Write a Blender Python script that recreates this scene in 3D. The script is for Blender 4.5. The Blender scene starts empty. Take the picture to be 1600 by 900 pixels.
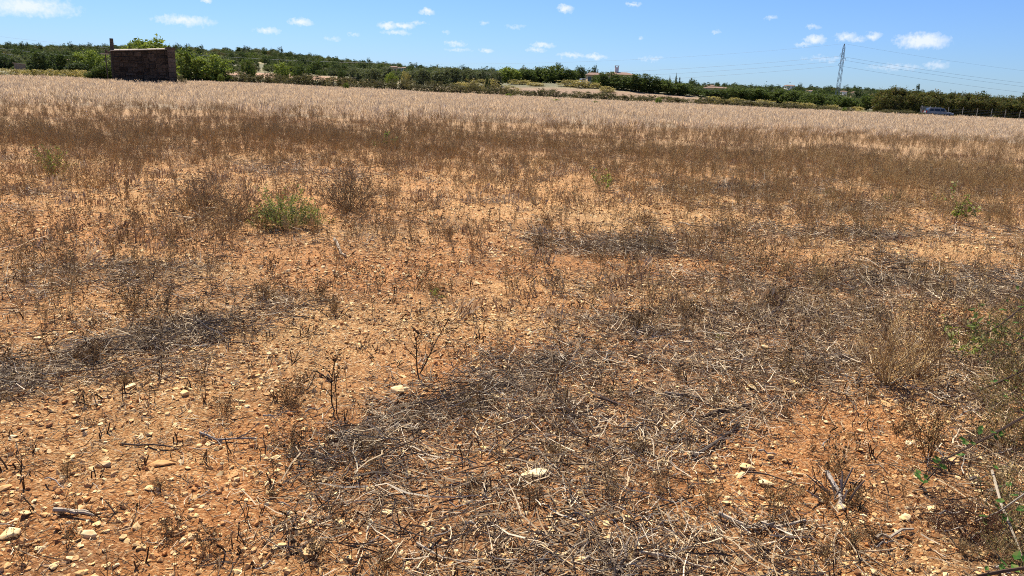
import bpy, bmesh, math, random
import numpy as np
from mathutils import Vector, Matrix

R = math.radians
random.seed(7)
rng = np.random.default_rng(11)
sc = bpy.context.scene
COL = sc.collection

# ------------------------------------------------------------------ camera
F = 1160.0                      # focal length in photo pixels (1600 wide)
PITCH, ROLL = R(14.74), R(2.1)
CAM = np.array((0.0, 0.0, 1.60))
fwd = np.array((0, math.cos(PITCH), -math.sin(PITCH)))
r0 = np.array((1.0, 0, 0))
u0 = np.cross(r0, fwd)
right = math.cos(ROLL) * r0 + math.sin(ROLL) * u0
up = math.cos(ROLL) * u0 - math.sin(ROLL) * r0
cd = bpy.data.cameras.new('camera')
cam = bpy.data.objects.new('camera', cd)
COL.objects.link(cam)
cd.sensor_width = 36.0
cd.lens = F / 1600 * 36
cd.clip_start = 0.05
cd.clip_end = 20000
cam.matrix_world = Matrix(((right[0], up[0], -fwd[0], CAM[0]), (right[1], up[1], -fwd[1], CAM[1]),
                           (right[2], up[2], -fwd[2], CAM[2]), (0, 0, 0, 1)))
sc.camera = cam
sc.cycles.filter_width = 1.0
sc.cycles.max_bounces = 4
sc.cycles.diffuse_bounces = 2
sc.cycles.transparent_max_bounces = 8
sc.cycles.use_denoising = False
sc.cycles.caustics_reflective = False
sc.cycles.caustics_refractive = False
sc.view_settings.view_transform = 'Standard'
sc.view_settings.look = 'None'
sc.view_settings.exposure = 0.88
sc.view_settings.gamma = 1.0

# ------------------------------------------------------------------ sky and sun
SUN_AZ, SUN_EL = R(-24), R(56)     # azimuth from +Y towards +X
world = bpy.data.worlds.new('World')
sc.world = world
world.use_nodes = True
world.cycles.sampling_method = 'MANUAL'
world.cycles.sample_map_resolution = 256


def px_dir(px, py):
    d = F * fwd + (px - 800) * right + (450 - py) * up
    return d / np.linalg.norm(d)


CLOUDS = [(38, 9, 62, 13, .95), (85, 8, 22, 4, .6), (288, 32, 42, 7, .85), (262, 26, 16, 3, .5), (470, 34, 19, 5, .95),
          (418, 48, 19, 5, .75), (552, 54, 10, 3, .45), (518, 60, 13, 3, .4), (607, 40, 16, 5, .95), (630, 41, 18, 5, .95),
          (618, 51, 22, 4, .65), (652, 36, 18, 3, .45), (667, 18, 12, 5, 1.), (884, 13, 13, 6, 1.), (990, 7, 13, 4, .75),
          (712, 68, 18, 4, .65), (717, 78, 20, 3, .45), (760, 79, 12, 4, .65), (848, 70, 19, 4, .75), (838, 78, 16, 4, .65),
          (893, 86, 22, 4, .7), (930, 88, 20, 4, .7), (323, 0, 7, 4, .9), (1442, 64, 34, 11, 1.15), (1274, 62, 16, 6, .9),
          (1256, 69, 13, 3, .6), (1322, 58, 16, 7, .75), (1340, 62, 16, 4, .6), (1364, 56, 11, 5, .85), (1272, 42, 10, 4, .5),
          (1206, 28, 8, 4, .4), (1120, 50, 8, 3, .4), (757, 35, 7, 3, .35), (805, 41, 16, 3, .3), (1001, 59, 4, 3, .5),
          (1020, 92, 18, 4, .35), (1462, 102, 16, 5, .5), (1400, 105, 36, 5, .35), (1290, 92, 30, 4, .3), (697, 50, 6, 3, .35)]


def build_world():
    nt = world.node_tree
    N, L = nt.nodes, nt.links
    N.clear()
    out = N.new('ShaderNodeOutputWorld')
    bg = N.new('ShaderNodeBackground')
    sky = N.new('ShaderNodeTexSky')
    sky.sky_type = 'NISHITA'
    sky.sun_disc = False
    sky.sun_elevation = SUN_EL
    sky.sun_rotation = SUN_AZ
    sky.altitude = 60
    sky.air_density = 1.0
    sky.dust_density = 0.35
    sky.ozone_density = 3.0
    bg.inputs[1].default_value = 0.072
    tc = N.new('ShaderNodeTexCoord')

    def vm(op, a, b=None):
        n = N.new('ShaderNodeVectorMath')
        n.operation = op
        for i, v in enumerate((a, b)):
            if v is None:
                continue
            if hasattr(v, 'is_linked') or hasattr(v, 'links'):
                L.new(v, n.inputs[i])
            else:
                n.inputs[i].default_value = v
        return n.outputs['Value'] if op in ('DOT_PRODUCT', 'LENGTH') else n.outputs['Vector']

    def m(op, a, b=None, clamp=False):
        n = N.new('ShaderNodeMath')
        n.operation = op
        n.use_clamp = clamp
        for i, v in enumerate((a, b)):
            if v is None:
                continue
            if hasattr(v, 'links'):
                L.new(v, n.inputs[i])
            else:
                n.inputs[i].default_value = v
        return n.outputs[0]
    d = tc.outputs['Generated']
    no = N.new('ShaderNodeTexNoise')
    no.inputs['Scale'].default_value = 130
    no.inputs['Detail'].default_value = 5
    no.inputs['Roughness'].default_value = .6
    L.new(d, no.inputs['Vector'])
    wob = vm('SCALE', vm('SUBTRACT', no.outputs['Color'], (.5, .5, .5)))
    wob.node.inputs['Scale'].default_value = 0.011
    dw = vm('ADD', d, wob)
    acc = None
    for (x, y, w, h, s) in CLOUDS:
        c = px_dir(x, y)
        cr = np.cross(c, (0, 0, 1.0)); cr /= np.linalg.norm(cr)
        cu = np.cross(cr, c)
        rel = vm('SUBTRACT', dw, tuple(c))
        cx = N.new('ShaderNodeCombineXYZ')
        L.new(vm('DOT_PRODUCT', rel, tuple(cr * F / (w * .88))), cx.inputs[0])
        L.new(vm('DOT_PRODUCT', rel, tuple(cu * F / (h * .9))), cx.inputs[1])
        q = m('MULTIPLY', m('SUBTRACT', 1.25, vm('LENGTH', cx.outputs[0])), s * .8)
        acc = q if acc is None else m('MAXIMUM', acc, q)
    no2 = N.new('ShaderNodeTexNoise')
    no2.inputs['Scale'].default_value = 260
    no2.inputs['Detail'].default_value = 6
    L.new(d, no2.inputs['Vector'])
    body = m('ADD', acc, m('MULTIPLY', m('SUBTRACT', no2.outputs['Fac'], .5), .85))
    mask1 = m('MULTIPLY', m('MULTIPLY', body, 1.25, True), .80)
    mask1 = m('MULTIPLY', mask1, m('GREATER_THAN', acc, 0.0))
    # the same scattered small clouds over the rest of the sky, on a flat layer
    sx = N.new('ShaderNodeSeparateXYZ')
    L.new(d, sx.inputs[0])
    zz = m('MAXIMUM', sx.outputs['Z'], 0.02)
    pl = N.new('ShaderNodeCombineXYZ')
    L.new(m('DIVIDE', sx.outputs['X'], zz), pl.inputs[0])
    L.new(m('DIVIDE', sx.outputs['Y'], zz), pl.inputs[1])
    no3 = N.new('ShaderNodeTexNoise')
    no3.inputs['Scale'].default_value = 1.7
    no3.inputs['Detail'].default_value = 6
    L.new(pl.outputs[0], no3.inputs['Vector'])
    mr = N.new('ShaderNodeMapRange')
    mr.inputs[1].default_value = .62
    mr.inputs[2].default_value = .75
    mr.inputs[4].default_value = .85
    L.new(no3.outputs['Fac'], mr.inputs[0])
    fade = N.new('ShaderNodeMapRange')
    fade.inputs[1].default_value = .16
    fade.inputs[2].default_value = .26
    L.new(sx.outputs['Z'], fade.inputs[0])
    mask2 = m('MULTIPLY', mr.outputs[0], fade.outputs[0])
    mask = m('MAXIMUM', mask1, mask2)
    tint = N.new('ShaderNodeMix')
    tint.data_type = 'RGBA'
    tint.blend_type = 'MULTIPLY'
    tint.inputs[0].default_value = 1
    tint.inputs[7].default_value = SKY_TINT + (1,)
    L.new(sky.outputs[0], tint.inputs[6])
    mx = N.new('ShaderNodeMix')
    mx.data_type = 'RGBA'
    L.new(mask, mx.inputs[0])
    L.new(tint.outputs[2], mx.inputs[6])
    mx.inputs[7].default_value = (7.4, 7.7, 8.2, 1)
    L.new(mx.outputs[2], bg.inputs[0])
    L.new(bg.outputs[0], out.inputs[0])


SKY_TINT = (0.49, 0.68, 1.05)
build_world()
sl = bpy.data.lights.new('sun', 'SUN')
sl.energy = 5.0
sl.angle = R(0.53)
sl.color = (1.0, 0.94, 0.83)
sun = bpy.data.objects.new('sun', sl)
COL.objects.link(sun)
sdir = Vector((math.sin(SUN_AZ) * math.cos(SUN_EL), math.cos(SUN_AZ) * math.cos(SUN_EL), math.sin(SUN_EL)))
sun.rotation_euler = sdir.to_track_quat('Z', 'Y').to_euler()
sun.location = sdir * 100


# ------------------------------------------------------------------ noise and terrain
def _h(ix, iy, seed):
    n = (ix.astype(np.int64) * 374761393 + iy.astype(np.int64) * 668265263 + seed * 974634777) & 0xffffffff
    n = ((n ^ (n >> 13)) * 1274126177) & 0xffffffff
    n = n ^ (n >> 16)
    return (n & 0xffff) / 65535.0


def vn(x, y, seed=0):
    x = np.asarray(x, float); y = np.asarray(y, float)
    ix, iy = np.floor(x), np.floor(y)
    fx, fy = x - ix, y - iy
    fx = fx * fx * (3 - 2 * fx); fy = fy * fy * (3 - 2 * fy)
    a = _h(ix, iy, seed); b = _h(ix + 1, iy, seed); c = _h(ix, iy + 1, seed); d = _h(ix + 1, iy + 1, seed)
    return (a * (1 - fx) + b * fx) * (1 - fy) + (c * (1 - fx) + d * fx) * fy


def fbm(x, y, seed=0, oct=4):
    s = 0; a = .5; t = 0
    for o in range(oct):
        s = s + a * vn(x * 2 ** o + 17.3 * o, y * 2 ** o - 9.1 * o, seed + o); t += a; a *= .5
    return s / t


def sstep(a, b, x):
    t = np.clip((x - a) / (b - a), 0, 1)
    return t * t * (3 - 2 * t)


RU = [-1.2, -.69, -.34, -.17, 0, .17, .34, .52, .69, 1.2]
RZ = [16, 18.5, 22, 14.5, 10.5, 9, 10, 9.5, 4, 2]
EDGE = 120.0
XS = [-130, -84, -60, -41, -20, 0, 130]
XZ = [.1, .12, .32, .45, .2, 0, -1.3]


def terrain(x, y, micro=True):
    x = np.asarray(x, float); y = np.asarray(y, float)
    xc = np.clip(x, -130, 130)
    yc = np.clip(y, -60, 150)
    z = 0.0066 * yc + np.interp(xc, XS, XZ) * sstep(-30, 10, y)
    z = z + .22 * np.exp(-(((x + 37) / 14) ** 2 + ((y - 76) / 16) ** 2))
    u = x / np.maximum(np.abs(y), 60)
    rz = np.interp(u, RU, RZ)
    s = np.clip((y - 128) / (640 - 128), 0, 1)
    hill = rz * (s * s * (3 - 2 * s) * .6 + s * .4)
    hill = hill + s * 2.2 * (vn(x / 60, y / 60, 5) - .5) * 2
    fall = 1 - .6 * sstep(700, 2600, y)
    z = z + np.where(y > 128, hill * fall, 0)
    z = z + 2.6 * np.exp(-((x - 16) / 34) ** 2) * sstep(126, 174, y) * (1 - sstep(290, 420, y))
    if micro:
        d = np.hypot(x, y)
        near = 1 - sstep(14, 40, d)
        z = z + near * (.045 * (fbm(x / .9, y / .9, 31, 3) - .5) + .03 * (fbm(x / .16, y / .16, 41, 3) - .5)
                        + .016 * (vn(x / .045, y / .045, 51) - .5) * (d < 9))
        z = z + .12 * (fbm(x / 9, y / 9, 61, 2) - .5) * sstep(6, 20, d)
    return z


def tz(x, y):
    return float(terrain(np.array([x]), np.array([y]))[0])


def P(px, py, h=0.0):
    """photo pixel -> point on (or h above) the field"""
    d = px_dir(px, py)
    t = 5.0
    lo, hi = .3, 400.0
    for _ in range(60):
        mid = .5 * (lo + hi)
        p = CAM + d * mid
        if p[2] - float(terrain(p[0:1], p[1:2], False)[0]) - h > 0:
            lo = mid
        else:
            hi = mid
    p = CAM + d * lo
    if h == 0:
        p[2] = tz(p[0], p[1])
    return p


def at(px, py, Y):
    d = px_dir(px, py)
    return CAM + d * (Y / d[1])


def far_P(px, py, ya=130, yb=420):
    for Y in np.arange(ya, yb, 1.0):
        p = at(px, py, Y)
        if p[2] <= tz(p[0], Y):
            return p
    p = at(px, py, ya + 40)
    return np.array((p[0], p[1], tz(p[0], p[1])))


def proj(x, y, z):
    v = np.stack([x, y, z], -1) - CAM
    a = v @ fwd
    return 800 + F * (v @ right) / np.maximum(a, .05), 450 - F * (v @ up) / np.maximum(a, .05)


# ------------------------------------------------------------------ materials
def new_mat(name, rough=.9):
    m = bpy.data.materials.new(name)
    m.use_nodes = True
    b = m.node_tree.nodes['Principled BSDF']
    b.inputs['Roughness'].default_value = rough
    b.inputs['Specular IOR Level'].default_value = .25
    return m, m.node_tree.nodes, m.node_tree.links, b


def mixc(N, L, fac, a, b, blend='MIX'):
    n = N.new('ShaderNodeMix')
    n.data_type = 'RGBA'
    n.blend_type = blend
    for i, v in ((0, fac), (6, a), (7, b)):
        if hasattr(v, 'links'):
            L.new(v, n.inputs[i])
        elif i == 0:
            n.inputs[0].default_value = v
        else:
            n.inputs[i].default_value = (*v, 1)
    return n.outputs[2]


def noise(N, L, scale, detail=4, co='Object', rough=.6):
    n = N.new('ShaderNodeTexNoise')
    n.inputs['Scale'].default_value = scale
    n.inputs['Detail'].default_value = detail
    n.inputs['Roughness'].default_value = rough
    t = N.new('ShaderNodeTexCoord')
    L.new(t.outputs[co], n.inputs['Vector'])
    return n.outputs['Fac']


def ramp(N, L, fac, stops):
    n = N.new('ShaderNodeValToRGB')
    e = n.color_ramp.elements
    while len(e) < len(stops):
        e.new(.5)
    for i, (p, c) in enumerate(stops):
        e[i].position = p
        e[i].color = (*c, 1)
    L.new(fac, n.inputs[0])
    return n.outputs[0]


def bump(N, L, b, h, dist, strength=1.0):
    n = N.new('ShaderNodeBump')
    n.inputs['Distance'].default_value = dist
    n.inputs['Strength'].default_value = strength
    L.new(h, n.inputs['Height'])
    L.new(n.outputs[0], b.inputs['Normal'])


def simple(name, a, b_=None, scale=3.0, rough=.85, bmp=0.0, metal=0.0, spec=.25):
    m, N, L, b = new_mat(name, rough)
    b.inputs['Metallic'].default_value = metal
    b.inputs['Specular IOR Level'].default_value = spec
    b_ = b_ or tuple(c * .7 for c in a)
    f = noise(N, L, scale)
    L.new(ramp(N, L, f, [(.3, b_), (.7, a)]), b.inputs['Base Color'])
    if bmp:
        bump(N, L, b, f, bmp)
    return m


def rand_mat(name, stops, scale=20.0, var=.35, rough=.9, bmp=0.0, dust=(1, 1)):
    """colour picked per instance from stops, mottled by noise"""
    m, N, L, b = new_mat(name, rough)
    b.inputs['Specular IOR Level'].default_value = .06
    oi = N.new('ShaderNodeObjectInfo')
    c = ramp(N, L, oi.outputs['Random'], stops)
    f = noise(N, L, scale)
    dark = ramp(N, L, f, [(.35, (1 - var, 1 - var * dust[0], 1 - var * dust[1])), (.62, (1, 1, 1))])
    L.new(mixc(N, L, 1.0, c, dark, 'MULTIPLY'), b.inputs['Base Color'])
    if bmp:
        bump(N, L, b, f, bmp)
    return m


def attr_mat(name, rough=.9, rnd=.3, transl=0.0, tint=(1.2, 1.25, .6)):
    """colour from the mesh attribute Col (per piece), shifted a little per instance"""
    m, N, L, b = new_mat(name, rough)
    b.inputs['Specular IOR Level'].default_value = .04
    a = N.new('ShaderNodeAttribute')
    a.attribute_name = 'Col'
    oi = N.new('ShaderNodeObjectInfo')
    c = ramp(N, L, oi.outputs['Random'], [(0, (1 - rnd, 1 - rnd * .95, 1 - rnd * .8)), (.5, (1, 1, 1)), (1, (1 + rnd * .4, 1 + rnd * .25, 1))])
    col = mixc(N, L, 1.0, a.outputs['Color'], c, 'MULTIPLY')
    L.new(col, b.inputs['Base Color'])
    if transl:
        t = N.new('ShaderNodeBsdfTranslucent')
        L.new(mixc(N, L, 1.0, col, tint, 'MULTIPLY'), t.inputs['Color'])
        ms = N.new('ShaderNodeMixShader')
        ms.inputs[0].default_value = transl
        L.new(b.outputs[0], ms.inputs[1])
        L.new(t.outputs[0], ms.inputs[2])
        L.new(ms.outputs[0], N['Material Output'].inputs[0])
    return m


def ground_mat():
    m, N, L, b = new_mat('soil_and_fields', .95)
    b.inputs['Specular IOR Level'].default_value = .1
    a = N.new('ShaderNodeAttribute')
    a.attribute_name = 'Col'
    n1 = noise(N, L, 1.3, 5)
    n2 = noise(N, L, 14, 6, rough=.7)
    n3 = noise(N, L, 90, 7, rough=.8)
    c1 = ramp(N, L, n1, [(.3, (.78, .76, .74)), (.7, (1.12, 1.08, 1.0))])
    c2 = ramp(N, L, n2, [(.3, (.70, .66, .62)), (.5, (1, 1, 1)), (.72, (1.22, 1.25, 1.25))])
    c3 = ramp(N, L, n3, [(.3, (.72, .7, .68)), (.68, (1.16, 1.18, 1.2))])
    c = mixc(N, L, 1, mixc(N, L, 1, mixc(N, L, 1, a.outputs['Color'], c1, 'MULTIPLY'), c2, 'MULTIPLY'), c3, 'MULTIPLY')
    tc = N.new('ShaderNodeTexCoord')
    vo = N.new('ShaderNodeTexVoronoi')
    vo.inputs['Scale'].default_value = 105
    L.new(tc.outputs['Object'], vo.inputs['Vector'])
    sp = N.new('ShaderNodeSeparateColor')
    L.new(vo.outputs['Color'], sp.inputs[0])
    pc = ramp(N, L, sp.outputs[0], [(.0, (.62, .58, .55)), (.35, (.95, .95, .95)), (.66, (1.05, 1.1, 1.12)), (.82, (1.22, 1.5, 1.8)), (1, (1.38, 1.9, 2.5))])
    c = mixc(N, L, 1, c, pc, 'MULTIPLY')
    L.new(c, b.inputs['Base Color'])
    ad = N.new('ShaderNodeMath')
    ad.operation = 'MULTIPLY_ADD'
    L.new(vo.outputs['Distance'], ad.inputs[0])
    ad.inputs[1].default_value = -.45
    L.new(n3, ad.inputs[2])
    bump(N, L, b, ad.outputs[0], .022, 1.0)
    return m


MAT = {}
MAT['ground'] = ground_mat()
MAT['stone'] = rand_mat('pale_limestone', [(0, (.70, .49, .23)), (.3, (.76, .59, .32)), (.5, (.64, .41, .18)), (.75, (.76, .63, .38)), (.88, (.60, .36, .16)), (1, (.54, .29, .12))], 2.2, .13, .85, dust=(2.0, 3.0))
MAT['clod'] = rand_mat('red_soil_clods', [(0, (.50, .22, .08)), (.4, (.60, .32, .13)), (.7, (.66, .43, .20)), (1, (.42, .19, .08))], 3.0, .3, .95)
MAT['straw'] = attr_mat('straw_pieces', .6, .3)
MAT['weed'] = attr_mat('dry_weed_stems', .8, .35, .2, (1.15, 1.0, .85))
MAT['wheat'] = attr_mat('dry_wheat', .7, .22, .35, (1.1, 1.0, .88))
MAT['leaf'] = attr_mat('green_foliage', .6, .25, .28)
MAT['bark'] = simple('bark', (.13, .10, .075), (.06, .045, .035), 8, .95, .02)
MAT['stick'] = rand_mat('weathered_wood', [(0, (.10, .07, .05)), (.4, (.22, .17, .13)), (.7, (.42, .36, .30)), (1, (.07, .05, .04))], 40, .4, .8)
MAT['palestick'] = rand_mat('bleached_wood', [(0, (.40, .32, .23)), (1, (.54, .44, .32))], 40, .4, .8)


# ------------------------------------------------------------------ mesh building
class MB:
    def __init__(s):
        s.v, s.f, s.c = [], [], []

    def poly(s, pts, col=None):
        i = len(s.v)
        s.v += [tuple(p) for p in pts]
        s.f.append(tuple(range(i, i + len(pts))))
        s.c.append(col or (1, 1, 1))

    def quadlike(s, verts, faces, col=None):
        i = len(s.v)
        s.v += [tuple(p) for p in verts]
        for f in faces:
            s.f.append(tuple(i + k for k in f))
            s.c.append(col or (1, 1, 1))

    def tube(s, pts, radii, col=None, sides=3, cap=True):
        pts = [Vector(p) for p in pts]
        n = len(pts)
        i0 = len(s.v)
        ref = Vector((.31, .77, .55))
        for k, p in enumerate(pts):
            t = (pts[min(k + 1, n - 1)] - pts[max(k - 1, 0)])
            if t.length < 1e-9:
                t = Vector((0, 0, 1))
            t.normalize()
            a = t.cross(ref)
            if a.length < .05:
                a = t.cross(Vector((1, 0, 0)))
            a.normalize()
            b = t.cross(a)
            r = radii[k] if hasattr(radii, '__len__') else radii
            for j in range(sides):
                an = 2 * math.pi * j / sides
                s.v.append(tuple(p + (a * math.cos(an) + b * math.sin(an)) * r))
        col = col or (1, 1, 1)
        for k in range(n - 1):
            for j in range(sides):
                j2 = (j + 1) % sides
                s.f.append((i0 + k * sides + j, i0 + k * sides + j2, i0 + (k + 1) * sides + j2, i0 + (k + 1) * sides + j))
                s.c.append(col)
        if cap:
            s.f.append(tuple(i0 + j for j in reversed(range(sides)))); s.c.append(col)
            s.f.append(tuple(i0 + (n - 1) * sides + j for j in range(sides))); s.c.append(col)

    def box(s, lo, hi, col=None, jit=0.0, taper=0.0):
        (x0, y0, z0), (x1, y1, z1) = lo, hi
        v = [(x0, y0, z0), (x1, y0, z0), (x1, y1, z0), (x0, y1, z0), (x0 + taper, y0 + taper, z1), (x1 - taper, y0 + taper, z1), (x1 - taper, y1 - taper, z1), (x0 + taper, y1 - taper, z1)]
        if jit:
            v = [tuple(c + random.uniform(-jit, jit) for c in p) for p in v]
        s.quadlike(v, [(0, 3, 2, 1), (4, 5, 6, 7), (0, 1, 5, 4), (1, 2, 6, 5), (2, 3, 7, 6), (3, 0, 4, 7)], col)

    def mesh(s, name, mat, smooth=False):
        me = bpy.data.meshes.new(name)
        me.from_pydata(s.v, [], s.f)
        ca = me.attributes.new('Col', 'FLOAT_COLOR', 'CORNER')
        buf = np.empty((len(me.loops), 4), np.float32)
        k = 0
        lens = np.array([len(f) for f in s.f])
        c = np.array([(*c[:3], 1.0) for c in s.c], np.float32)
        buf[:] = np.repeat(c, lens, axis=0)
        ca.data.foreach_set('color', buf.ravel())
        me.materials.append(mat)
        if smooth:
            me.polygons.foreach_set('use_smooth', [True] * len(me.polygons))
        me.update()
        return me

    def build(s, name, mat, parent=None, smooth=False):
        return obj(name, s.mesh(name, mat, smooth), parent)


def obj(name, me, parent=None):
    o = bpy.data.objects.new(name, me)
    COL.objects.link(o)
    if parent is not None:
        o.parent = parent
    return o


def tag(o, label=None, cat=None, group=None, kind=None):
    if label: o['label'] = label
    if cat: o['category'] = cat
    if group: o['group'] = group
    if kind: o['kind'] = kind
    return o


def empty(name, loc=(0, 0, 0), rz=0.0):
    o = bpy.data.objects.new(name, None)
    COL.objects.link(o)
    o.location = loc
    o.rotation_euler = (0, 0, rz)
    o.empty_display_size = .1
    return o


def arr_mesh(name, V, Fq, cols, mat):
    me = bpy.data.meshes.new(name)
    V = np.asarray(V, np.float32); Fq = np.asarray(Fq, np.int32)
    k = Fq.shape[1]
    me.vertices.add(len(V)); me.vertices.foreach_set('co', V.ravel())
    me.loops.add(Fq.size); me.loops.foreach_set('vertex_index', Fq.ravel())
    me.polygons.add(len(Fq))
    me.polygons.foreach_set('loop_start', np.arange(0, Fq.size, k, dtype=np.int32))
    me.update(calc_edges=True)
    if cols is not None:
        ca = me.attributes.new('Col', 'FLOAT_COLOR', 'POINT')
        c4 = np.ones((len(V), 4), np.float32); c4[:, :3] = cols
        ca.data.foreach_set('color', c4.ravel())
    me.materials.append(mat)
    return me


_tc = [0]


def templates(meshes):
    """a collection outside the scene holding the shapes that a mass is strewn from"""
    _tc[0] += 1
    c = bpy.data.collections.new('shapes_%02d' % _tc[0])
    for i, me in enumerate(meshes):
        o = bpy.data.objects.new('shape_%02d_%03d' % (_tc[0], i), me)
        c.objects.link(o)
    return c


def strew(name, meshes, pts, rot, scl, label, cat):
    n = len(pts)
    me = bpy.data.meshes.new(name)
    me.vertices.add(n)
    me.vertices.foreach_set('co', np.asarray(pts, np.float32).ravel())
    a = me.attributes.new('rot', 'FLOAT_VECTOR', 'POINT'); a.data.foreach_set('vector', np.asarray(rot, np.float32).ravel())
    a = me.attributes.new('scl', 'FLOAT_VECTOR', 'POINT')
    scl = np.asarray(scl, np.float32)
    if scl.ndim == 1:
        scl = np.repeat(scl[:, None], 3, 1)
    a.data.foreach_set('vector', scl.ravel())
    a = me.attributes.new('idx', 'INT', 'POINT'); a.data.foreach_set('value', rng.integers(0, len(meshes), n).astype(np.int32))
    o = obj(name, me)
    g = bpy.data.node_groups.new(name + '_nodes', 'GeometryNodeTree')
    g.interface.new_socket('Geometry', in_out='INPUT', socket_type='NodeSocketGeometry')
    g.interface.new_socket('Geometry', in_out='OUTPUT', socket_type='NodeSocketGeometry')
    N, L = g.nodes, g.links
    gi, go = N.new('NodeGroupInput'), N.new('NodeGroupOutput')
    ip = N.new('GeometryNodeInstanceOnPoints')
    ci = N.new('GeometryNodeCollectionInfo')
    ci.inputs['Collection'].default_value = templates(meshes)
    ci.inputs['Separate Children'].default_value = True
    ci.inputs['Reset Children'].default_value = True
    L.new(gi.outputs[0], ip.inputs['Points'])
    L.new(ci.outputs[0], ip.inputs['Instance'])
    ip.inputs['Pick Instance'].default_value = True
    for nm, ty, sk in (('idx', 'INT', 'Instance Index'), ('rot', 'FLOAT_VECTOR', 'Rotation'), ('scl', 'FLOAT_VECTOR', 'Scale')):
        na = N.new('GeometryNodeInputNamedAttribute')
        na.data_type = ty
        na.inputs['Name'].default_value = nm
        L.new([s for s in na.outputs if s.enabled and s.name == 'Attribute'][0], ip.inputs[sk])
    L.new(ip.outputs[0], go.inputs[0])
    md = o.modifiers.new('strew', 'NODES')
    md.node_group = g
    return tag(o, label, cat, kind='stuff')


def wedge(n, ra, rb, half=R(43)):
    r = np.sqrt(rng.uniform(ra * ra, rb * rb, n))
    t = rng.uniform(-half, half, n)
    return r * np.sin(t), r * np.cos(t)


def keep(x, y, prob):
    k = rng.random(len(x)) < prob
    return x[k], y[k]


def zrot(n, tilt=0.0):
    r = np.zeros((n, 3))
    r[:, 2] = rng.uniform(0, 2 * math.pi, n)
    if tilt:
        r[:, 0] = rng.normal(0, tilt, n); r[:, 1] = rng.normal(0, tilt, n)
    return r


# ------------------------------------------------------------------ zones of the field, from photo pixels to ground
STRAW = [  # px, py, rx, ry, slope, weight : lying dead stems
    (690, 640, 250, 32, -.40, 1.25), (830, 575, 140, 26, -.25, 1.1), (560, 695, 110, 30, -.4, 1.1), (1000, 520, 160, 20, -.2, .85), (520, 770, 90, 40, -.5, .8),
    (620, 770, 190, 70, -.2, .85), (820, 720, 280, 110, -.1, .82), (930, 860, 320, 70, 0, .84), (1080, 590, 300, 75, -.12, .88),
    (1180, 500, 280, 44, -.05, .89), (1450, 455, 240, 30, 0, .89), (1560, 640, 90, 160, 0, .6), (1530, 830, 110, 90, 0, .5),
    (1130, 840, 120, 60, 0, .55), (1270, 450, 330, 26, 0, .8), (700, 850, 170, 60, 0, .6), (1110, 300, 120, 7, 0, .9),
    (1300, 328, 170, 9, 0, .9), (1330, 366, 230, 9, 0, .9), (1010, 385, 130, 16, 0, .7), (60, 590, 200, 34, -.1, .98), (230, 540, 150, 28, -.2, .92),
    (330, 505, 130, 25, -.2, .8), (240, 435, 120, 20, 0, .7), (110, 880, 110, 26, -.2, .5), (420, 470, 160, 16, 0, .4), (150, 425, 120, 12, 0, .55),
    (960, 660, 160, 45, -.1, .5), (1200, 640, 150, 20, -.1, .5), (60, 440, 90, 14, 0, .5), (460, 820, 90, 60, -.3, .5)]
BARE = [(250, 740, 300, 90, -.1, .9), (700, 500, 190, 55, 0, .8), (1330, 690, 120, 50, 0, .9), (480, 610, 110, 50, -.3, .9),
        (870, 760, 60, 50, 0, .5), (1180, 770, 120, 60, 0, .6), (1430, 860, 60, 60, 0, .7), (1000, 470, 130, 30, 0, .5), (150, 680, 200, 40, 0, .6)]


def blobs(B, x, y):
    px, py = proj(x, y, terrain(x, y, False))
    acc = np.zeros(len(x))
    for (cx, cy, rx, ry, sl_, w) in B:
        dx = px - cx; dy = (py - cy) - sl_ * dx
        acc = np.maximum(acc, w * np.exp(-((dx / rx) ** 2 + (dy / ry) ** 2) * .9))
    return acc


def straw_mask(x, y):
    n = fbm(x / .7, y / .45, 71, 3)
    return np.clip((blobs(STRAW, x, y) - .9 * blobs(BARE, x, y) * .6) * (.45 + 1.1 * n) + .10 * sstep(.5, .7, fbm(x / 2.5, y / 1.2, 73, 3)), 0, 1.2)


# boundary between brown weeds and pale wheat, metres ahead
def wheat_edge(x, y):
    return 37 + .2 * x + 9 * (fbm(x / 8, y / 8, 81, 3) - .5) * 2


def weed_mask(x, y):
    d = np.hypot(x, y)
    n = fbm(x / 2.2, y / 1.6, 91, 3)
    n2 = fbm(x / .8, y / .6, 95, 2)
    start = 9.5 + 3.0 * sstep(-2, 8, -x) * 0 - 2.5 * sstep(-1, -6, x)
    patch = sstep(.34, .66, n * .6 + n2 * .4)
    base = np.interp(d, [5, 9, 13, 19, 28, 45], [.08, .30, .58, .70, .72, .70])
    prob = base * (.25 + 1.1 * patch)
    prob *= 1 - .93 * sstep(-5, 6, y - wheat_edge(x, y))
    return prob


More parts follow.
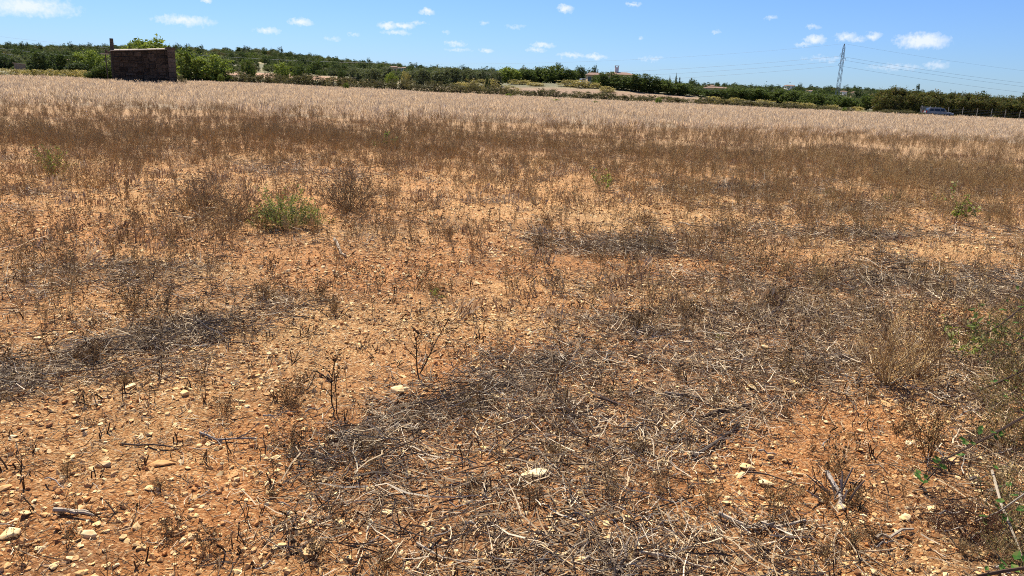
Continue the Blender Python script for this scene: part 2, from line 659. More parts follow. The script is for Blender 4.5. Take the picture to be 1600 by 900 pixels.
# ------------------------------------------------------------------ ground
def build_ground():
    front = np.radians(np.arange(-50, 50.01, .3))
    back = np.radians(np.concatenate([np.arange(54, 306, 5.0)]))
    th = np.concatenate([front, back])
    rr = [0.02, .2, .4]
    r = .6
    while r < 5200:
        rr.append(r)
        r *= 1.0088 if r < 900 else 1.05
    rr = np.array(rr)
    T, Rr = np.meshgrid(th, rr)
    X, Y = Rr * np.sin(T), Rr * np.cos(T)
    Z = terrain(X.ravel(), Y.ravel()).reshape(X.shape)
    nr, nt_ = X.shape
    i = np.arange(nr - 1)[:, None] * nt_
    j = np.arange(nt_)[None, :]
    j2 = (j + 1) % nt_
    Fq = np.stack([i + j, i + j2, i + nt_ + j2, i + nt_ + j], -1).reshape(-1, 4)[:, ::-1]
    x, y = X.ravel(), Y.ravel()
    d = np.hypot(x, y)
    soil = np.array((.55, .24, .088)); pale = np.array((.60, .325, .135)); litter = np.array((.34, .21, .12))
    n = fbm(x / 1.4, y / 1.0, 101, 4)
    c = soil + (pale - soil) * np.clip((n - .38) * 2.2, 0, 1)[:, None]
    c = c + (np.array((.58, .36, .17)) - c) * (.3 * sstep(.5, .72, fbm(x / 3.1, y / 2.2, 103, 3)))[:, None]
    c = c + (pale - c) * (.45 * sstep(5, 12, d))[:, None]
    sm = np.clip(straw_mask(x, y), 0, 1) * (d < 30)
    c = c + (litter - c) * (.55 * sm)[:, None]
    wz = sstep(-2, 3, y - wheat_edge(x, y))
    under = np.array((.34, .225, .13))
    c = c + (under - c) * (.6 * sstep(12, 24, d))[:, None]
    c = c + (np.array((.42, .30, .19)) - c) * wz[:, None]
    scrub = np.array((.17, .15, .085)); dry = np.array((.40, .31, .16))
    far = sstep(121, 127, y)
    fm = fbm(x / 45, y / 45, 111, 3)
    fc = scrub + (dry - scrub) * np.clip((fm - .5) * 3 + .9 * (1 - sstep(128, 165, y)), 0, 1)[:, None]
    # ploughed and stubble plots seen between the trees
    for (cx, cy, rx, ry, col) in ((-70, 225, 26, 26, (.43, .24, .15)), (-52, 200, 22, 18, (.46, .27, .16)), (14, 146, 40, 12, (.30, .19, .12)), (-33, 330, 14, 70, (.34, .25, .17)), (60, 128, 60, 5, (.40, .31, .16))):
        k = np.clip(1.6 - np.maximum(np.abs(x - cx) / rx, np.abs(y - cy) / ry) * 1.5, 0, 1)
        fc = fc + (np.array(col) - fc) * k[:, None]
    c = c + (fc - c) * far[:, None]
    me = arr_mesh('ground', np.stack([x, y, Z.ravel()], -1), Fq, c, MAT['ground'])
    me.polygons.foreach_set('use_smooth', [True] * len(me.polygons))
    tag(obj('ground', me), 'stony red field soil rising to a low hill', 'ground', kind='structure')


build_ground()


# ------------------------------------------------------------------ templates : stones, straw, weeds
def rock(seed, flat=.5, npts=13):
    r = random.Random(seed)
    bm = bmesh.new()
    for _ in range(npts):
        v = Vector((r.gauss(0, 1), r.gauss(0, 1), r.gauss(0, 1))).normalized()
        k = r.uniform(.8, 1.05)
        bm.verts.new((v.x * k, v.y * k * r.uniform(.6, .9), v.z * k * flat))
    res = bmesh.ops.convex_hull(bm, input=bm.verts)
    bmesh.ops.delete(bm, geom=[g for g in res['geom_interior'] if isinstance(g, bmesh.types.BMVert)], context='VERTS')
    me = bpy.data.meshes.new('stone')
    bm.to_mesh(me)
    bm.free()
    return me


def rocks(n, mat, seed, flat=(.35, .65), npts=13):
    out = []
    for i in range(n):
        me = rock(seed + i, random.uniform(*flat), npts)
        me.materials.append(mat)
        out.append(me)
    return out


def jitter_line(p, d, length, n, wob, droop=0.0):
    pts = [Vector(p)]
    d = Vector(d).normalized()
    for i in range(n):
        d = (d + Vector((random.gauss(0, wob), random.gauss(0, wob), random.gauss(0, wob) - droop))).normalized()
        pts.append(pts[-1] + d * (length / n))
    return pts


PAL_STRAW = [(0.62, 0.484, 0.31), (0.46, 0.339, 0.201), (0.3, 0.218, 0.137), (0.68, 0.552, 0.383), (0.21, 0.15, 0.096), (0.11, 0.078, 0.052), (0.26, 0.184, 0.114), (0.38, 0.262, 0.146), (0.15, 0.106, 0.071)]
PAL_DARK = [(0.129, 0.095, 0.066), (0.184, 0.139, 0.098), (0.083, 0.061, 0.042), (0.331, 0.261, 0.182), (0.239, 0.175, 0.114), (0.11, 0.081, 0.055), (0.478, 0.397, 0.28), (0.092, 0.068, 0.046)]


def straw_clump(n, spread, pal, rad, lift, ln=(.03, .17), along=None):
    b = MB()
    for _ in range(n):
        a = random.uniform(0, 2 * math.pi) if along is None else along + random.gauss(0, .5)
        l = random.uniform(*ln)
        p = Vector((random.gauss(0, spread), random.gauss(0, spread), random.uniform(.002, lift)))
        d = Vector((math.cos(a), math.sin(a), random.gauss(0, .12)))
        pts = jitter_line(p - d * l / 2, d, l, 3 if l > .07 else 2, .24)
        for q in pts:
            q.z = max(q.z, .001)
        r = random.uniform(*rad)
        b.tube(pts, [r, r, r * .8, r * .6][:len(pts)], random.choice(pal), 3, False)
    return b.mesh('straw', MAT['straw'])


PAL_WEED = [(0.42, 0.275, 0.118), (0.33, 0.214, 0.091), (0.52, 0.361, 0.163), (0.23, 0.147, 0.068), (0.62, 0.456, 0.22), (0.4, 0.285, 0.129)]
PAL_BLACK = [(0.07, 0.043, 0.025), (0.1, 0.059, 0.032), (0.14, 0.081, 0.041), (0.05, 0.034, 0.022)]
PAL_GREY = [(0.414, 0.308, 0.178), (0.324, 0.231, 0.13), (0.504, 0.393, 0.239), (0.252, 0.171, 0.096)]


def weed(h, nst, ntw, pal, r0_=.0022, spread=.35, buds=2, twig=.35, wob=.12, leaves=0, lpal=None, lsize=.012):
    b = MB()
    for s in range(nst):
        an = random.uniform(0, 2 * math.pi)
        sp = abs(random.gauss(0, spread))
        d = Vector((math.cos(an) * sp, math.sin(an) * sp, 1))
        hh = h * random.uniform(.6, 1.05)
        base = Vector((math.cos(an), math.sin(an), 0)) * random.uniform(0, .03 + .05 * spread * h) + Vector((0, 0, -.01))
        pts = jitter_line(base, d, hh, 5, wob)
        col = random.choice(pal)
        r = r0_ * random.uniform(.8, 1.2)
        b.tube(pts, [r, r * .9, r * .75, r * .6, r * .5, r * .35], col, 3, False)
        for t in range(ntw):
            k = random.uniform(.25, 1)
            i = min(int(k * 5), 4)
            q = pts[i].lerp(pts[i + 1], k * 5 - i)
            a2 = random.uniform(0, 2 * math.pi)
            dd = (d.normalized() + Vector((math.cos(a2), math.sin(a2), .25)) * random.uniform(.5, 1.1))
            tl = hh * twig * random.uniform(.4, 1) * (1.1 - .5 * k)
            tp = jitter_line(q, dd, tl, 2, .15)
            c2 = random.choice(pal)
            b.tube(tp, [r * .55, r * .45, r * .3], c2, 3, False)
            for _ in range(buds):
                e = tp[random.randint(1, 2)] + Vector([random.gauss(0, .006) for _ in range(3)])
                s_ = random.uniform(.003, .0065) * (1 + r0_ * 60)
                v = [e + Vector(w) * s_ for w in ((1, 0, 0), (-.5, .87, 0), (-.5, -.87, 0), (0, 0, 1.4))]
                b.quadlike(v, [(0, 1, 3), (1, 2, 3), (2, 0, 3)], random.choice(pal))
            for _ in range(leaves):
                e = tp[random.randint(0, 2)] + Vector([random.gauss(0, lsize * .7) for _ in range(3)])
                leaf(b, e, lsize * random.uniform(.6, 1.3), random.choice(lpal))
    return b


def leaf(b, e, s, col):
    n = Vector((random.gauss(0, 1), random.gauss(0, 1), random.gauss(.6, 1))).normalized()
    a = n.orthogonal().normalized()
    a.rotate(Matrix.Rotation(random.uniform(0, 6.28), 3, n))
    c = n.cross(a)
    b.poly([e - a * s, e + c * s * .45 + n * s * .12, e + a * s, e - c * s * .45 + n * s * .12], col)


def wheat_tuft(n, h, spread, pal):
    b = MB()
    for _ in range(n):
        an = random.uniform(0, 6.28)
        rr = abs(random.gauss(0, spread))
        p = Vector((math.cos(an) * rr, math.sin(an) * rr, -.02))
        hh = h * random.uniform(.55, 1.1)
        ln = random.gauss(0, .22)
        a2 = random.uniform(0, 6.28)
        d = Vector((math.cos(a2) * ln, math.sin(a2) * ln, 1)).normalized()
        sd = Vector((-math.sin(a2 + .6), math.cos(a2 + .6), 0))
        w = random.uniform(.004, .008)
        m1 = p + d * hh * .55
        d2 = (d + Vector((math.cos(a2), math.sin(a2), -.3)) * random.uniform(.05, .5)).normalized()
        m2 = m1 + d2 * hh * .3
        m3 = m2 + d2 * hh * .18
        c = random.choice(pal)
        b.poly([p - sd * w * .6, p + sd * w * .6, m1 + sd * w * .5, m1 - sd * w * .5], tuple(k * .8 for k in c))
        b.poly([m1 - sd * w * .5, m1 + sd * w * .5, m2 + sd * w * 1.5, m2 - sd * w * 1.5], c)
        b.poly([m2 - sd * w * 1.5, m2 + sd * w * 1.5, m3], c)
    return b.mesh('wheat', MAT['wheat'])


# ------------------------------------------------------------------ strewn masses
def scatter_ground():
    g = rocks(14, MAT['stone'], 100)
    cl = rocks(10, MAT['clod'], 300, (.5, .8), 16)

    def put(name, meshes, n, ra, rb, size, prob, label, cat, tilt=.35, sink=.3, power=2.5):
        x, y = wedge(n, ra, rb)
        if prob is not None:
            x, y = keep(x, y, prob(x, y))
        z = terrain(x, y)
        s = size[0] + (size[1] - size[0]) * rng.random(len(x)) ** power
        strew(name, meshes, np.stack([x, y, z + s * sink * .5], -1), zrot(len(x), tilt), s, label, cat)

    pm = lambda x, y: np.clip(.4 + 1.6 * (fbm(x / .8, y / .8, 201, 3) - .35), .1, 1)
    put('pebbles', g, 23000, 1.4, 6.5, (.004, .023), pm, 'small pale limestone pebbles strewn on the red soil', 'gravel')
    put('pebbles', g, 20000, 6.2, 14, (.009, .034), pm, 'pale pebbles scattered between the dried weeds', 'gravel')
    put('pebbles', g, 10000, 13.5, 30, (.014, .045), pm, 'pale stones showing among the farther brown weeds', 'gravel')
    put('soil_clods', cl, 26000, 1.4, 7.5, (.004, .022), pm, 'crumbs and clods of red soil', 'soil', .6, .1)
    put('soil_clods', cl, 12000, 7.2, 15, (.010, .035), pm, 'red soil clods between the dried weeds', 'soil', .6, .1)

    # lying dead stems
    near = [straw_clump(56, .11, PAL_STRAW, (.0009, .0024), .022, (.02, .13)) for _ in range(7)] + [straw_clump(16, .12, PAL_STRAW, (.0016, .0036), .03, (.10, .26)) for _ in range(3)]
    dark = [straw_clump(60, .09, PAL_DARK, (.0008, .0019), .035, (.03, .16), along=.35) for _ in range(6)]
    far_ = [straw_clump(34, .16, PAL_DARK + PAL_STRAW[:5], (.0016, .0034), .06, (.06, .3)) for _ in range(6)]
    x, y = wedge(3900, 1.4, 8)
    x, y = keep(x, y, straw_mask(x, y) * 1.0)
    strew('straw_litter', near, np.stack([x, y, terrain(x, y)], -1), zrot(len(x), .08), rng.uniform(.7, 1.3, len(x)),
          'grey dead stems lying in a loose mat on the soil', 'straw')
    x, y = wedge(4200, 2, 9)
    k = np.clip(blobs([b for b in STRAW if b[5] >= .9], x, y) - .42, 0, 1) * (.25 + 1.3 * fbm(x / .5, y / .3, 77, 3))
    x, y = keep(x, y, k)
    r = zrot(len(x), .1); r[:, 2] = rng.normal(.0, .45, len(x)) + rng.integers(0, 2, len(x)) * math.pi
    strew('dark_straw', dark, np.stack([x, y, terrain(x, y) + .005], -1), r, rng.uniform(.8, 1.4, len(x)),
          'blackened fine stems heaped along the mown windrows', 'straw')
    x, y = wedge(9000, 7.5, 22)
    x, y = keep(x, y, np.clip(straw_mask(x, y) * .9 + .05, 0, 1))
    strew('straw_litter', far_, np.stack([x, y, terrain(x, y)], -1), zrot(len(x), .1), rng.uniform(.7, 1.3, len(x)),
          'dead stems lying farther out between the weeds', 'straw')
    # short bits of chaff everywhere near
    chaff = [straw_clump(16, .12, PAL_STRAW + PAL_BLACK, (.0007, .0016), .008, (.015, .08)) for _ in range(6)]
    x, y = wedge(3800, 1.4, 9)
    strew('chaff', chaff, np.stack([x, y, terrain(x, y)], -1), zrot(len(x)), rng.uniform(.7, 1.4, len(x)),
          'short broken bits of dry stem on the bare red soil', 'straw')

    # cut stubs
    stubs = []
    for i in range(6):
        b = MB()
        for _ in range(random.randint(1, 3)):
            p = Vector((random.gauss(0, .012), random.gauss(0, .012), -.01))
            d = Vector((random.gauss(0, .25), random.gauss(0, .25), 1))
            h = random.uniform(.025, .075)
            q = jitter_line(p, d, h, 2, .1)
            r_ = random.uniform(.0014, .0028)
            b.tube(q, [r_, r_, r_ * .85], random.choice(PAL_BLACK + [(.25, .2, .15)]), 4)
        stubs.append(b.mesh('stub', MAT['weed']))
    x, y = wedge(1000, 1.5, 9)
    strew('cut_stubs', stubs, np.stack([x, y, terrain(x, y)], -1), zrot(len(x), .12), rng.uniform(.7, 1.4, len(x)),
          'short dark cut weed stubs sticking up from the soil', 'stubble')

    # dried weeds
    small = [weed(random.uniform(.10, .22), random.randint(1, 4), random.randint(3, 6), PAL_WEED + PAL_BLACK, .0014, .3, 2).mesh('weed', MAT['weed']) for _ in range(8)]
    mid = [weed(random.uniform(.22, .42), random.randint(3, 6), 7, PAL_WEED, .0019, .25, 3).mesh('weed', MAT['weed']) for _ in range(8)]
    tall = [weed(random.uniform(.36, .55), random.randint(4, 7), 6, PAL_WEED + PAL_GREY, .0028, .28, 3).mesh('weed', MAT['weed']) for _ in range(8)]
    x, y = wedge(2600, 2.0, 10)
    x, y = keep(x, y, (.35 + .65 * sstep(3, 6, y)) * .16 + (.3 + .7 * sstep(3, 6, y)) * .75 * sstep(.48, .66, fbm(x / .9, y / .7, 97, 3)) + .5 * np.clip(straw_mask(x, y), 0, 1) * .4)
    strew('dry_weeds', small, np.stack([x, y, terrain(x, y)], -1), zrot(len(x), .12), rng.uniform(.6, 1.3, len(x)),
          'low dried brown weeds dotted over the near soil', 'weeds')
    x, y = wedge(17000, 5, 24)
    x, y = keep(x, y, weed_mask(x, y))
    strew('dry_weeds', mid, np.stack([x, y, terrain(x, y)], -1), zrot(len(x), .1), rng.uniform(.6, 1.15, len(x)),
          'brown dried weeds thickening into a stand across the field', 'weeds')
    x, y = wedge(27000, 17, 56)
    x, y = keep(x, y, weed_mask(x, y))
    s = rng.uniform(.5, 1.0, len(x)) + .35 * (rng.random(len(x)) < .08)
    strew('dry_weeds', tall, np.stack([x, y, terrain(x, y)], -1), zrot(len(x), .1), s,
          'dense reddish brown dried weeds before the pale wheat', 'weeds')
    # low dry grass and chaff cover
    low = [wheat_tuft(22, random.uniform(.09, .16), .11, p_) for p_ in ([(.42, .30, .19), (.34, .22, .13), (.52, .40, .27)], [(.30, .19, .11), (.22, .14, .085), (.40, .27, .16)], [(.46, .37, .26), (.36, .28, .2)]) for _ in range(2)]
    x, y = wedge(17000, 5, 30)
    x, y = keep(x, y, (.12 + .5 * sstep(7, 16, np.hypot(x, y))) * sstep(.40, .62, fbm(x / 1.3, y / .8, 99, 3)))
    strew('dry_grass', low, np.stack([x, y, terrain(x, y)], -1), zrot(len(x), .25), rng.uniform(.6, 1.3, len(x)),
          'low dry grass growing thinly between the weeds', 'grass')
    # wheat
    pal = [(.66, .53, .38), (.57, .45, .31), (.76, .63, .47), (.44, .34, .23), (.62, .50, .36)]
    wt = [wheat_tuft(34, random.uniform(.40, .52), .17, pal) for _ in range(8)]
    x, y = wedge(46000, 27, 150, R(44))
    p = sstep(-5, 5, y - wheat_edge(x, y) + 6 * (vn(x / 1.5, y / 1.5, 137) - .5)) * (y < EDGE + .6)
    hx, hy = -36, 77.5
    p = p * (1 - ((np.abs(x - hx) < 3.9) & (np.abs(y - hy) < 3.2)))
    p = p * np.where(fbm(x / 7, y / 5, 131, 3) > .70, .35, 1.0)
    x, y = keep(x, y, p)
    sw = rng.uniform(.75, 1.1, len(x)) * (.7 + .55 * fbm(x / 6, y / 4, 133, 3)) * (1 + .3 * (rng.random(len(x)) < .06))
    k = 1 + .5 * sstep(40, 110, y)
    S = np.stack([sw * k * 1.25, sw * k * 1.25, sw], -1)
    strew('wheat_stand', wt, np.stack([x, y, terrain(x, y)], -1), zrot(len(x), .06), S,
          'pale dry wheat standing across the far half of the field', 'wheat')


scatter_ground()


# ------------------------------------------------------------------ trees
GREENS = {
    'bright': [(0.17, 0.212, 0.043), (0.212, 0.255, 0.06), (0.119, 0.162, 0.036), (0.246, 0.281, 0.076)],
    'green': [(0.082, 0.113, 0.033), (0.101, 0.133, 0.039), (0.058, 0.082, 0.027), (0.125, 0.148, 0.051)],
    'dark': [(0.054, 0.077, 0.034), (0.07, 0.095, 0.041), (0.041, 0.058, 0.027), (0.09, 0.113, 0.05)],
    'olive': [(0.141, 0.154, 0.088), (0.11, 0.123, 0.07), (0.176, 0.185, 0.114), (0.084, 0.095, 0.055)],
    'orchard': [(.085, .105, .034), (.11, .12, .042), (.06, .075, .028), (.15, .13, .05), (.17, .12, .055)],
    'scrub': [(.13, .115, .058), (.095, .09, .045), (.17, .135, .08), (.075, .075, .038), (.20, .16, .09)],
    'yellow': [(.44, .35, .15), (.36, .29, .12), (.52, .42, .20), (.25, .22, .09)],
}


def crown(kind, n, lobes, lsize, seed, pal=None, fuzz=.17):
    r = random.Random(seed)
    random.seed(seed)
    b = MB()
    pal = pal or GREENS[kind]
    vol = [l[3] * l[4] * l[5] for l in lobes]
    tot = sum(v ** .67 for v in vol)
    for l, v in zip(lobes, vol):
        m_ = int(n * v ** .67 / tot)
        clumps = [Vector((r.gauss(0, 1), r.gauss(0, 1), r.gauss(.15, 1))).normalized() * r.uniform(.5, 1.05) for _ in range(max(7, m_ // 26))]
        for i in range(m_):
            c = r.choice(clumps)
            q = c + Vector((r.gauss(0, fuzz), r.gauss(0, fuzz), r.gauss(0, fuzz * .9)))
            e = Vector((l[0] + q.x * l[3], l[1] + q.y * l[4], l[2] + q.z * l[5]))
            if e.z < .02:
                continue
            leaf(b, e, lsize * r.uniform(.6, 1.35), r.choice(pal))
    return b


def lobes_round(seed, w=.5, h=.5, n=6, base=.15):
    r = random.Random(seed)
    L_ = [(0, 0, base + h * .55, w * .62, w * .62, h * .5)]
    for i in range(n):
        a = 6.283 * i / n + r.uniform(-.4, .4)
        k = r.uniform(.22, .34)
        L_.append((math.cos(a) * w * .55, math.sin(a) * w * .55, base + h * r.uniform(.16, .75), w * k * 1.25, w * k * 1.25, h * k * 1.0))
    for i in range(5):
        a = 6.283 * i / 5 + r.uniform(-.5, .5)
        L_.append((math.cos(a) * w * .42, math.sin(a) * w * .42, base + h * .2, w * .36, w * .36, h * .2))
    L_.append((r.uniform(-.1, .1), r.uniform(-.1, .1), base + h * .82, w * .6, w * .6, h * .22))
    return L_


def trunk_mesh(base_h, r, seed, limbs=4, spread=.3):
    random.seed(seed)
    b = MB()
    pts = jitter_line((0, 0, -.05), (0, 0, 1), base_h + .2, 4, .06)
    b.tube(pts, [r * 1.35, r, r * .9, r * .75, r * .5], None, 7)
    for i in range(limbs):
        a = 6.283 * i / limbs + random.uniform(-.3, .3)
        q = pts[random.randint(2, 3)]
        b.tube(jitter_line(q, (math.cos(a) * spread * 2, math.sin(a) * spread * 2, 1), .42, 3, .1), [r * .5, r * .38, r * .25, r * .12], None, 5)
    return b.mesh('trunk', MAT['bark'])


TREE = {}


def tree_kind(kind, key, n, ls, variants=3, w=.5, h=.96, base=.03, lob=9):
    out = []
    for i in range(variants):
        sd = hash_(key) + i * 13
        c = crown(kind, n, lobes_round(sd, w, h, lob, base), ls, sd).mesh('crown', MAT['leaf'])
        t = trunk_mesh(base + .3, .026, sd)
        out.append((t, c))
    TREE[key] = out


def hash_(s):
    return sum((i + 1) * ord(ch) for i, ch in enumerate(s))


tree_kind('bright', 'bright', 4200, .036)
tree_kind('green', 'green', 4200, .036)
tree_kind('dark', 'dark', 4200, .035)
tree_kind('olive', 'olive', 4200, .032)
tree_kind('orchard', 'orchard', 4400, .031, 4, .42, .97, .03)
tree_kind('dark', 'cypress', 2200, .026, 2, .17, .97, .0, 9)
tree_kind('green', 'hedge', 4600, .036, 3, .55, 1.0, -.04, 12)
tree_kind('scrub', 'scrub', 2000, .036, 4, .55, 1.0, -.05, 9)
tree_kind('yellow', 'yellow', 2000, .036, 3, .55, 1.0, -.05, 9)


def tree(name, key, px, top, w_px, Y, label, cat='tree', group=None, base_py=None, sink=0.0):
    """crown centre column, top pixel and width in the photo; distance Y from what it stands on"""
    t = at(px, top, Y)
    x, y = t[0], Y
    gz = tz(x, y)
    h = max(t[2] - gz, .5)
    w = w_px * Y / F
    v = random.choice(TREE[key])
    rt = empty(name, (x, y, gz - sink), random.uniform(0, 6.28))
    sx = w / {'cypress': .34, 'orchard': .80}.get(key, .96)
    rt.scale = (sx, sx, (h + sink) / 1.04)
    if key not in ('scrub', 'yellow', 'hedge'):
        obj('trunk', v[0], rt)
        obj('crown', v[1], rt)
    else:
        obj('foliage', v[1], rt)
        obj('stem', v[0], rt)
    return tag(rt, label, cat, group)


def plant_trees():
    g = 'trees beyond the field edge'
    # left of and behind the hut
    tree('carob_tree', 'dark', 62, 80, 48, 150, 'dark round tree standing beside the small grey stone shed', 'tree', g)
    tree('broadleaf_tree', 'green', 92, 84, 34, 160, 'green tree between the dark round tree and the tiled house', 'tree', g)
    tree('broadleaf_tree', 'bright', 139, 79, 52, 142, 'bright green tree just to the post side of the stone hut', 'tree', g)
    tree('broadleaf_tree', 'dark', 120, 98, 44, 138, 'low dark tree below the tiled farmhouse', 'tree', g)
    tree('broadleaf_tree', 'green', 36, 100, 34, 165, 'low green tree beside the grey stone shed', 'tree', g)
    tree('pine_tree', 'dark', 5, 86, 34, 190, 'dark pine standing before the white gabled house', 'tree', g)
    tree('broadleaf_tree', 'olive', 175, 92, 50, 170, 'grey green tree partly behind the leaning timber post', 'tree', g)
    tree('broadleaf_tree', 'bright', 230, 60, 84, 104, 'bright green tree rising above the hut roof', 'tree', g)
    tree('broadleaf_tree', 'bright', 214, 66, 52, 101, 'lower green tree rising behind the post end of the hut roof', 'tree', g)
    tree('broadleaf_tree', 'bright', 250, 65, 50, 107, 'green tree rising behind the column end of the hut roof', 'tree', g)
    tree('broadleaf_tree', 'bright', 294, 77, 52, 122, 'tall bright green tree next to the hut corner column', 'tree', g)
    tree('broadleaf_tree', 'bright', 332, 86, 60, 122, 'broad bright green tree beside the tall one by the hut', 'tree', g)
    tree('broadleaf_tree', 'green', 387, 91, 28, 132, 'small dark green tree standing alone before the tan plot', 'tree', g)
    tree('broadleaf_tree', 'bright', 440, 98, 30, 140, 'bright small tree at the edge of the tan plot', 'tree', g)
    tree('broadleaf_tree', 'green', 470, 100, 34, 145, 'green tree with ochre leaves between two tan plots', 'tree', g)
    tree('juniper_tree', 'dark', 533, 109, 16, 140, 'small dark conical tree at the end of the tan plot', 'tree', g)
    for px, tp, w in ((556, 104, 34), (582, 106, 40), (606, 104, 36), (640, 108, 36), (662, 107, 40), (686, 108, 42), (710, 104, 40), (732, 108, 34), (755, 110, 34), (775, 112, 30)):
        tree('olive_tree', 'olive', px, tp + random.uniform(-1, 2), w, random.uniform(150, 190), 'grey green olive tree in the grove behind the border scrub', 'tree', 'olive trees of the grove')
    tree('broadleaf_tree', 'bright', 611, 114, 22, 135, 'small vivid green tree in front of the olive grove', 'tree', g)
    tree('broadleaf_tree', 'yellow', 633, 110, 16, 138, 'small yellowing tree beside the vivid green one', 'tree', g)
    for px, tp, w, k in ((795, 106, 44, 'bright'), (822, 108, 40, 'green'), (846, 106, 42, 'green'), (868, 102, 46, 'green'), (888, 108, 36, 'green'), (815, 112, 40, 'bright')):
        tree('broadleaf_tree', k, px, tp, w, random.uniform(196, 220), 'leafy green tree in the row before the villa', 'tree', 'trees in the row before the villa')
    tree('pine_tree', 'dark', 906, 104, 26, 225, 'dark spreading pine next to the villa', 'tree', g)
    tree('cypress_tree', 'dark', 931, 103, 11, 240, 'small dark round topped pine rising over the villa roof', 'tree', g)
    tree('pine_tree', 'dark', 871, 99, 18, 260, 'dark pine crown rising above the row before the villa', 'tree', g)
    for i, (px, tp, w, Y) in enumerate(((950, 111, 36, 160), (972, 116, 38, 158), (1000, 114, 46, 156), (1022, 119, 38, 156), (1045, 124, 40, 155), (1068, 129, 38, 155), (936, 116, 26, 165))):
        tree('garden_hedge_shrub', 'hedge', px, tp, w, Y, 'tall clipped green shrub of the hedge round the villa garden', 'shrub', 'shrubs of the villa hedge')
    for px, tp, w in ((1047, 120, 5), (1057, 117, 5), (1063, 120, 5)):
        tree('cypress_tree', 'cypress', px, tp, w, 230, 'slender dark cypress spiking above the villa hedge', 'tree', 'slender cypresses')
    px = 1092
    while px < 1368:
        w = random.uniform(34, 52)
        tp = np.interp(px, [1090, 1150, 1200, 1260, 1330, 1370], [136, 137, 141, 141, 149, 150]) + random.uniform(-3, 4)
        tree('oleander_shrub', random.choice(['hedge', 'hedge', 'green']), px, tp, w, random.uniform(140, 165), 'leafy green shrub in the long row below the pylon', 'shrub', 'shrubs in the row below the pylon')
        px += w * .5
    # orchard on the right
    px = 1382
    while px < 1660:
        w = random.uniform(26, 36)
        tp = np.interp(px, [1380, 1410, 1440, 1500, 1600, 1660], [139, 137, 140, 147, 153, 156]) + random.uniform(-4, 3)
        tree('orchard_tree', 'orchard', px, tp, w, random.uniform(131, 139), 'dark olive brown orchard tree behind the wire fence', 'tree', 'orchard trees behind the wire fence')
        px += w * .52
    px = 1380
    while px < 1660:
        tree('orchard_tree', 'orchard', px, np.interp(px, [1380, 1440, 1600], [146, 149, 160]) + random.uniform(-3, 3), random.uniform(26, 36), random.uniform(128, 131), 'dark olive brown orchard tree behind the wire fence', 'tree', 'orchard trees behind the wire fence')
        px += 24
    tree('poplar_tree', 'cypress', 1434, 130, 9, 140, 'thin spiky treetop rising above the orchard', 'tree', g)
    # border scrub
    px = 286
    while px < 1500:
        w = random.uniform(18, 34)
        Y = random.uniform(121, 125)
        gzpx = proj(np.array([at(px, 150, Y)[0]]), np.array([Y]), terrain(np.array([at(px, 150, Y)[0]]), np.array([Y])))[1][0]
        hh = np.interp(px, [286, 400, 700, 760, 1000, 1250, 1300, 1420, 1500], [15, 22, 20, 17, 15, 14, 10, 9, 6]) * random.uniform(.7, 1.15)
        if not (1330 < px < 1370):
            tree('border_bush', 'scrub', px, gzpx - hh, w, Y, 'low brownish green bush in the border scrub ' + ('between the hut and the olive grove' if px < 545 else 'before the olive grove' if px < 780 else 'before the villa terrace' if px < 1090 else 'before the shrub row and pylon'), 'bush', 'border scrub bushes', sink=.1)
        px += w * .38
    for px, tp, w in ((1385, 171, 26), (1412, 172, 30), (1360, 172, 24)):
        tree('dead_bush', 'scrub', px, tp, w, 122, 'dry reddish bush at the field corner by the gate', 'bush', 'dry bushes by the gate')
    # yellow grass clumps and shrubs on the terrace
    for px, tp, w, Y in ((745, 122, 34, 145), (765, 122, 36, 147), (720, 127, 30, 140), (812, 124, 40, 165), (838, 128, 34, 160), (885, 124, 34, 160), (905, 124, 38, 158), (925, 128, 30, 158), (950, 134, 30, 150), (800, 133, 34, 140), (10, 106, 30, 122), (28, 108, 30, 123), (46, 107, 30, 122), (64, 108, 30, 123), (82, 107, 30, 122), (100, 108, 30, 122), (118, 108, 30, 123), (134, 109, 30, 122), (1230, 158, 40, 128), (1260, 160, 40, 128), (1195, 155, 40, 128), (1300, 163, 34, 127), (1340, 166, 26, 127), (1120, 150, 36, 130), (1150, 152, 36, 130)):
        tree('yellow_broom', 'yellow', px, tp, w, Y, 'yellowed dry grass clump ' + ('beside the grey stone shed' if px < 140 else 'on the bank before the white cottage' if px < 790 else 'on the terrace below the villa' if px < 1000 else 'below the long shrub row'), 'grass clump', 'yellow grass clumps on the bank')
    tree('dark_bush', 'dark', 762, 119, 9, 140, 'narrow dark bush standing in the yellow grass bank', 'bush', g)
    for px, tp, w, Y, in ((160, 101, 36, 75), (150, 106, 28, 75.5), (171, 99, 24, 77), (141, 112, 22, 75)):
        tree('bramble_bush', 'green', px, tp, w, Y, 'tangled green bush grown up against the leaning timber post', 'bush', 'bushes against the hut')
    tree('dead_bush', 'scrub', 283, 116, 20, 76, 'dry rusty bush at the foot of the hut corner column', 'bush')
    for px, py, w, h, Y in ((541, 137, 10, 8, 112), (795, 153, 12, 7, 104), (1029, 158, 12, 6, 112), (345, 122, 12, 6, 118), (1320, 173, 10, 5, 116), (870, 161, 16, 5, 88), (930, 162, 14, 4, 88)):
        tree('green_tuft', 'bright', px, py - h, w, Y, 'small fresh green tuft growing at the edge of the pale wheat', 'tuft', 'green tufts in the wheat')


plant_trees()


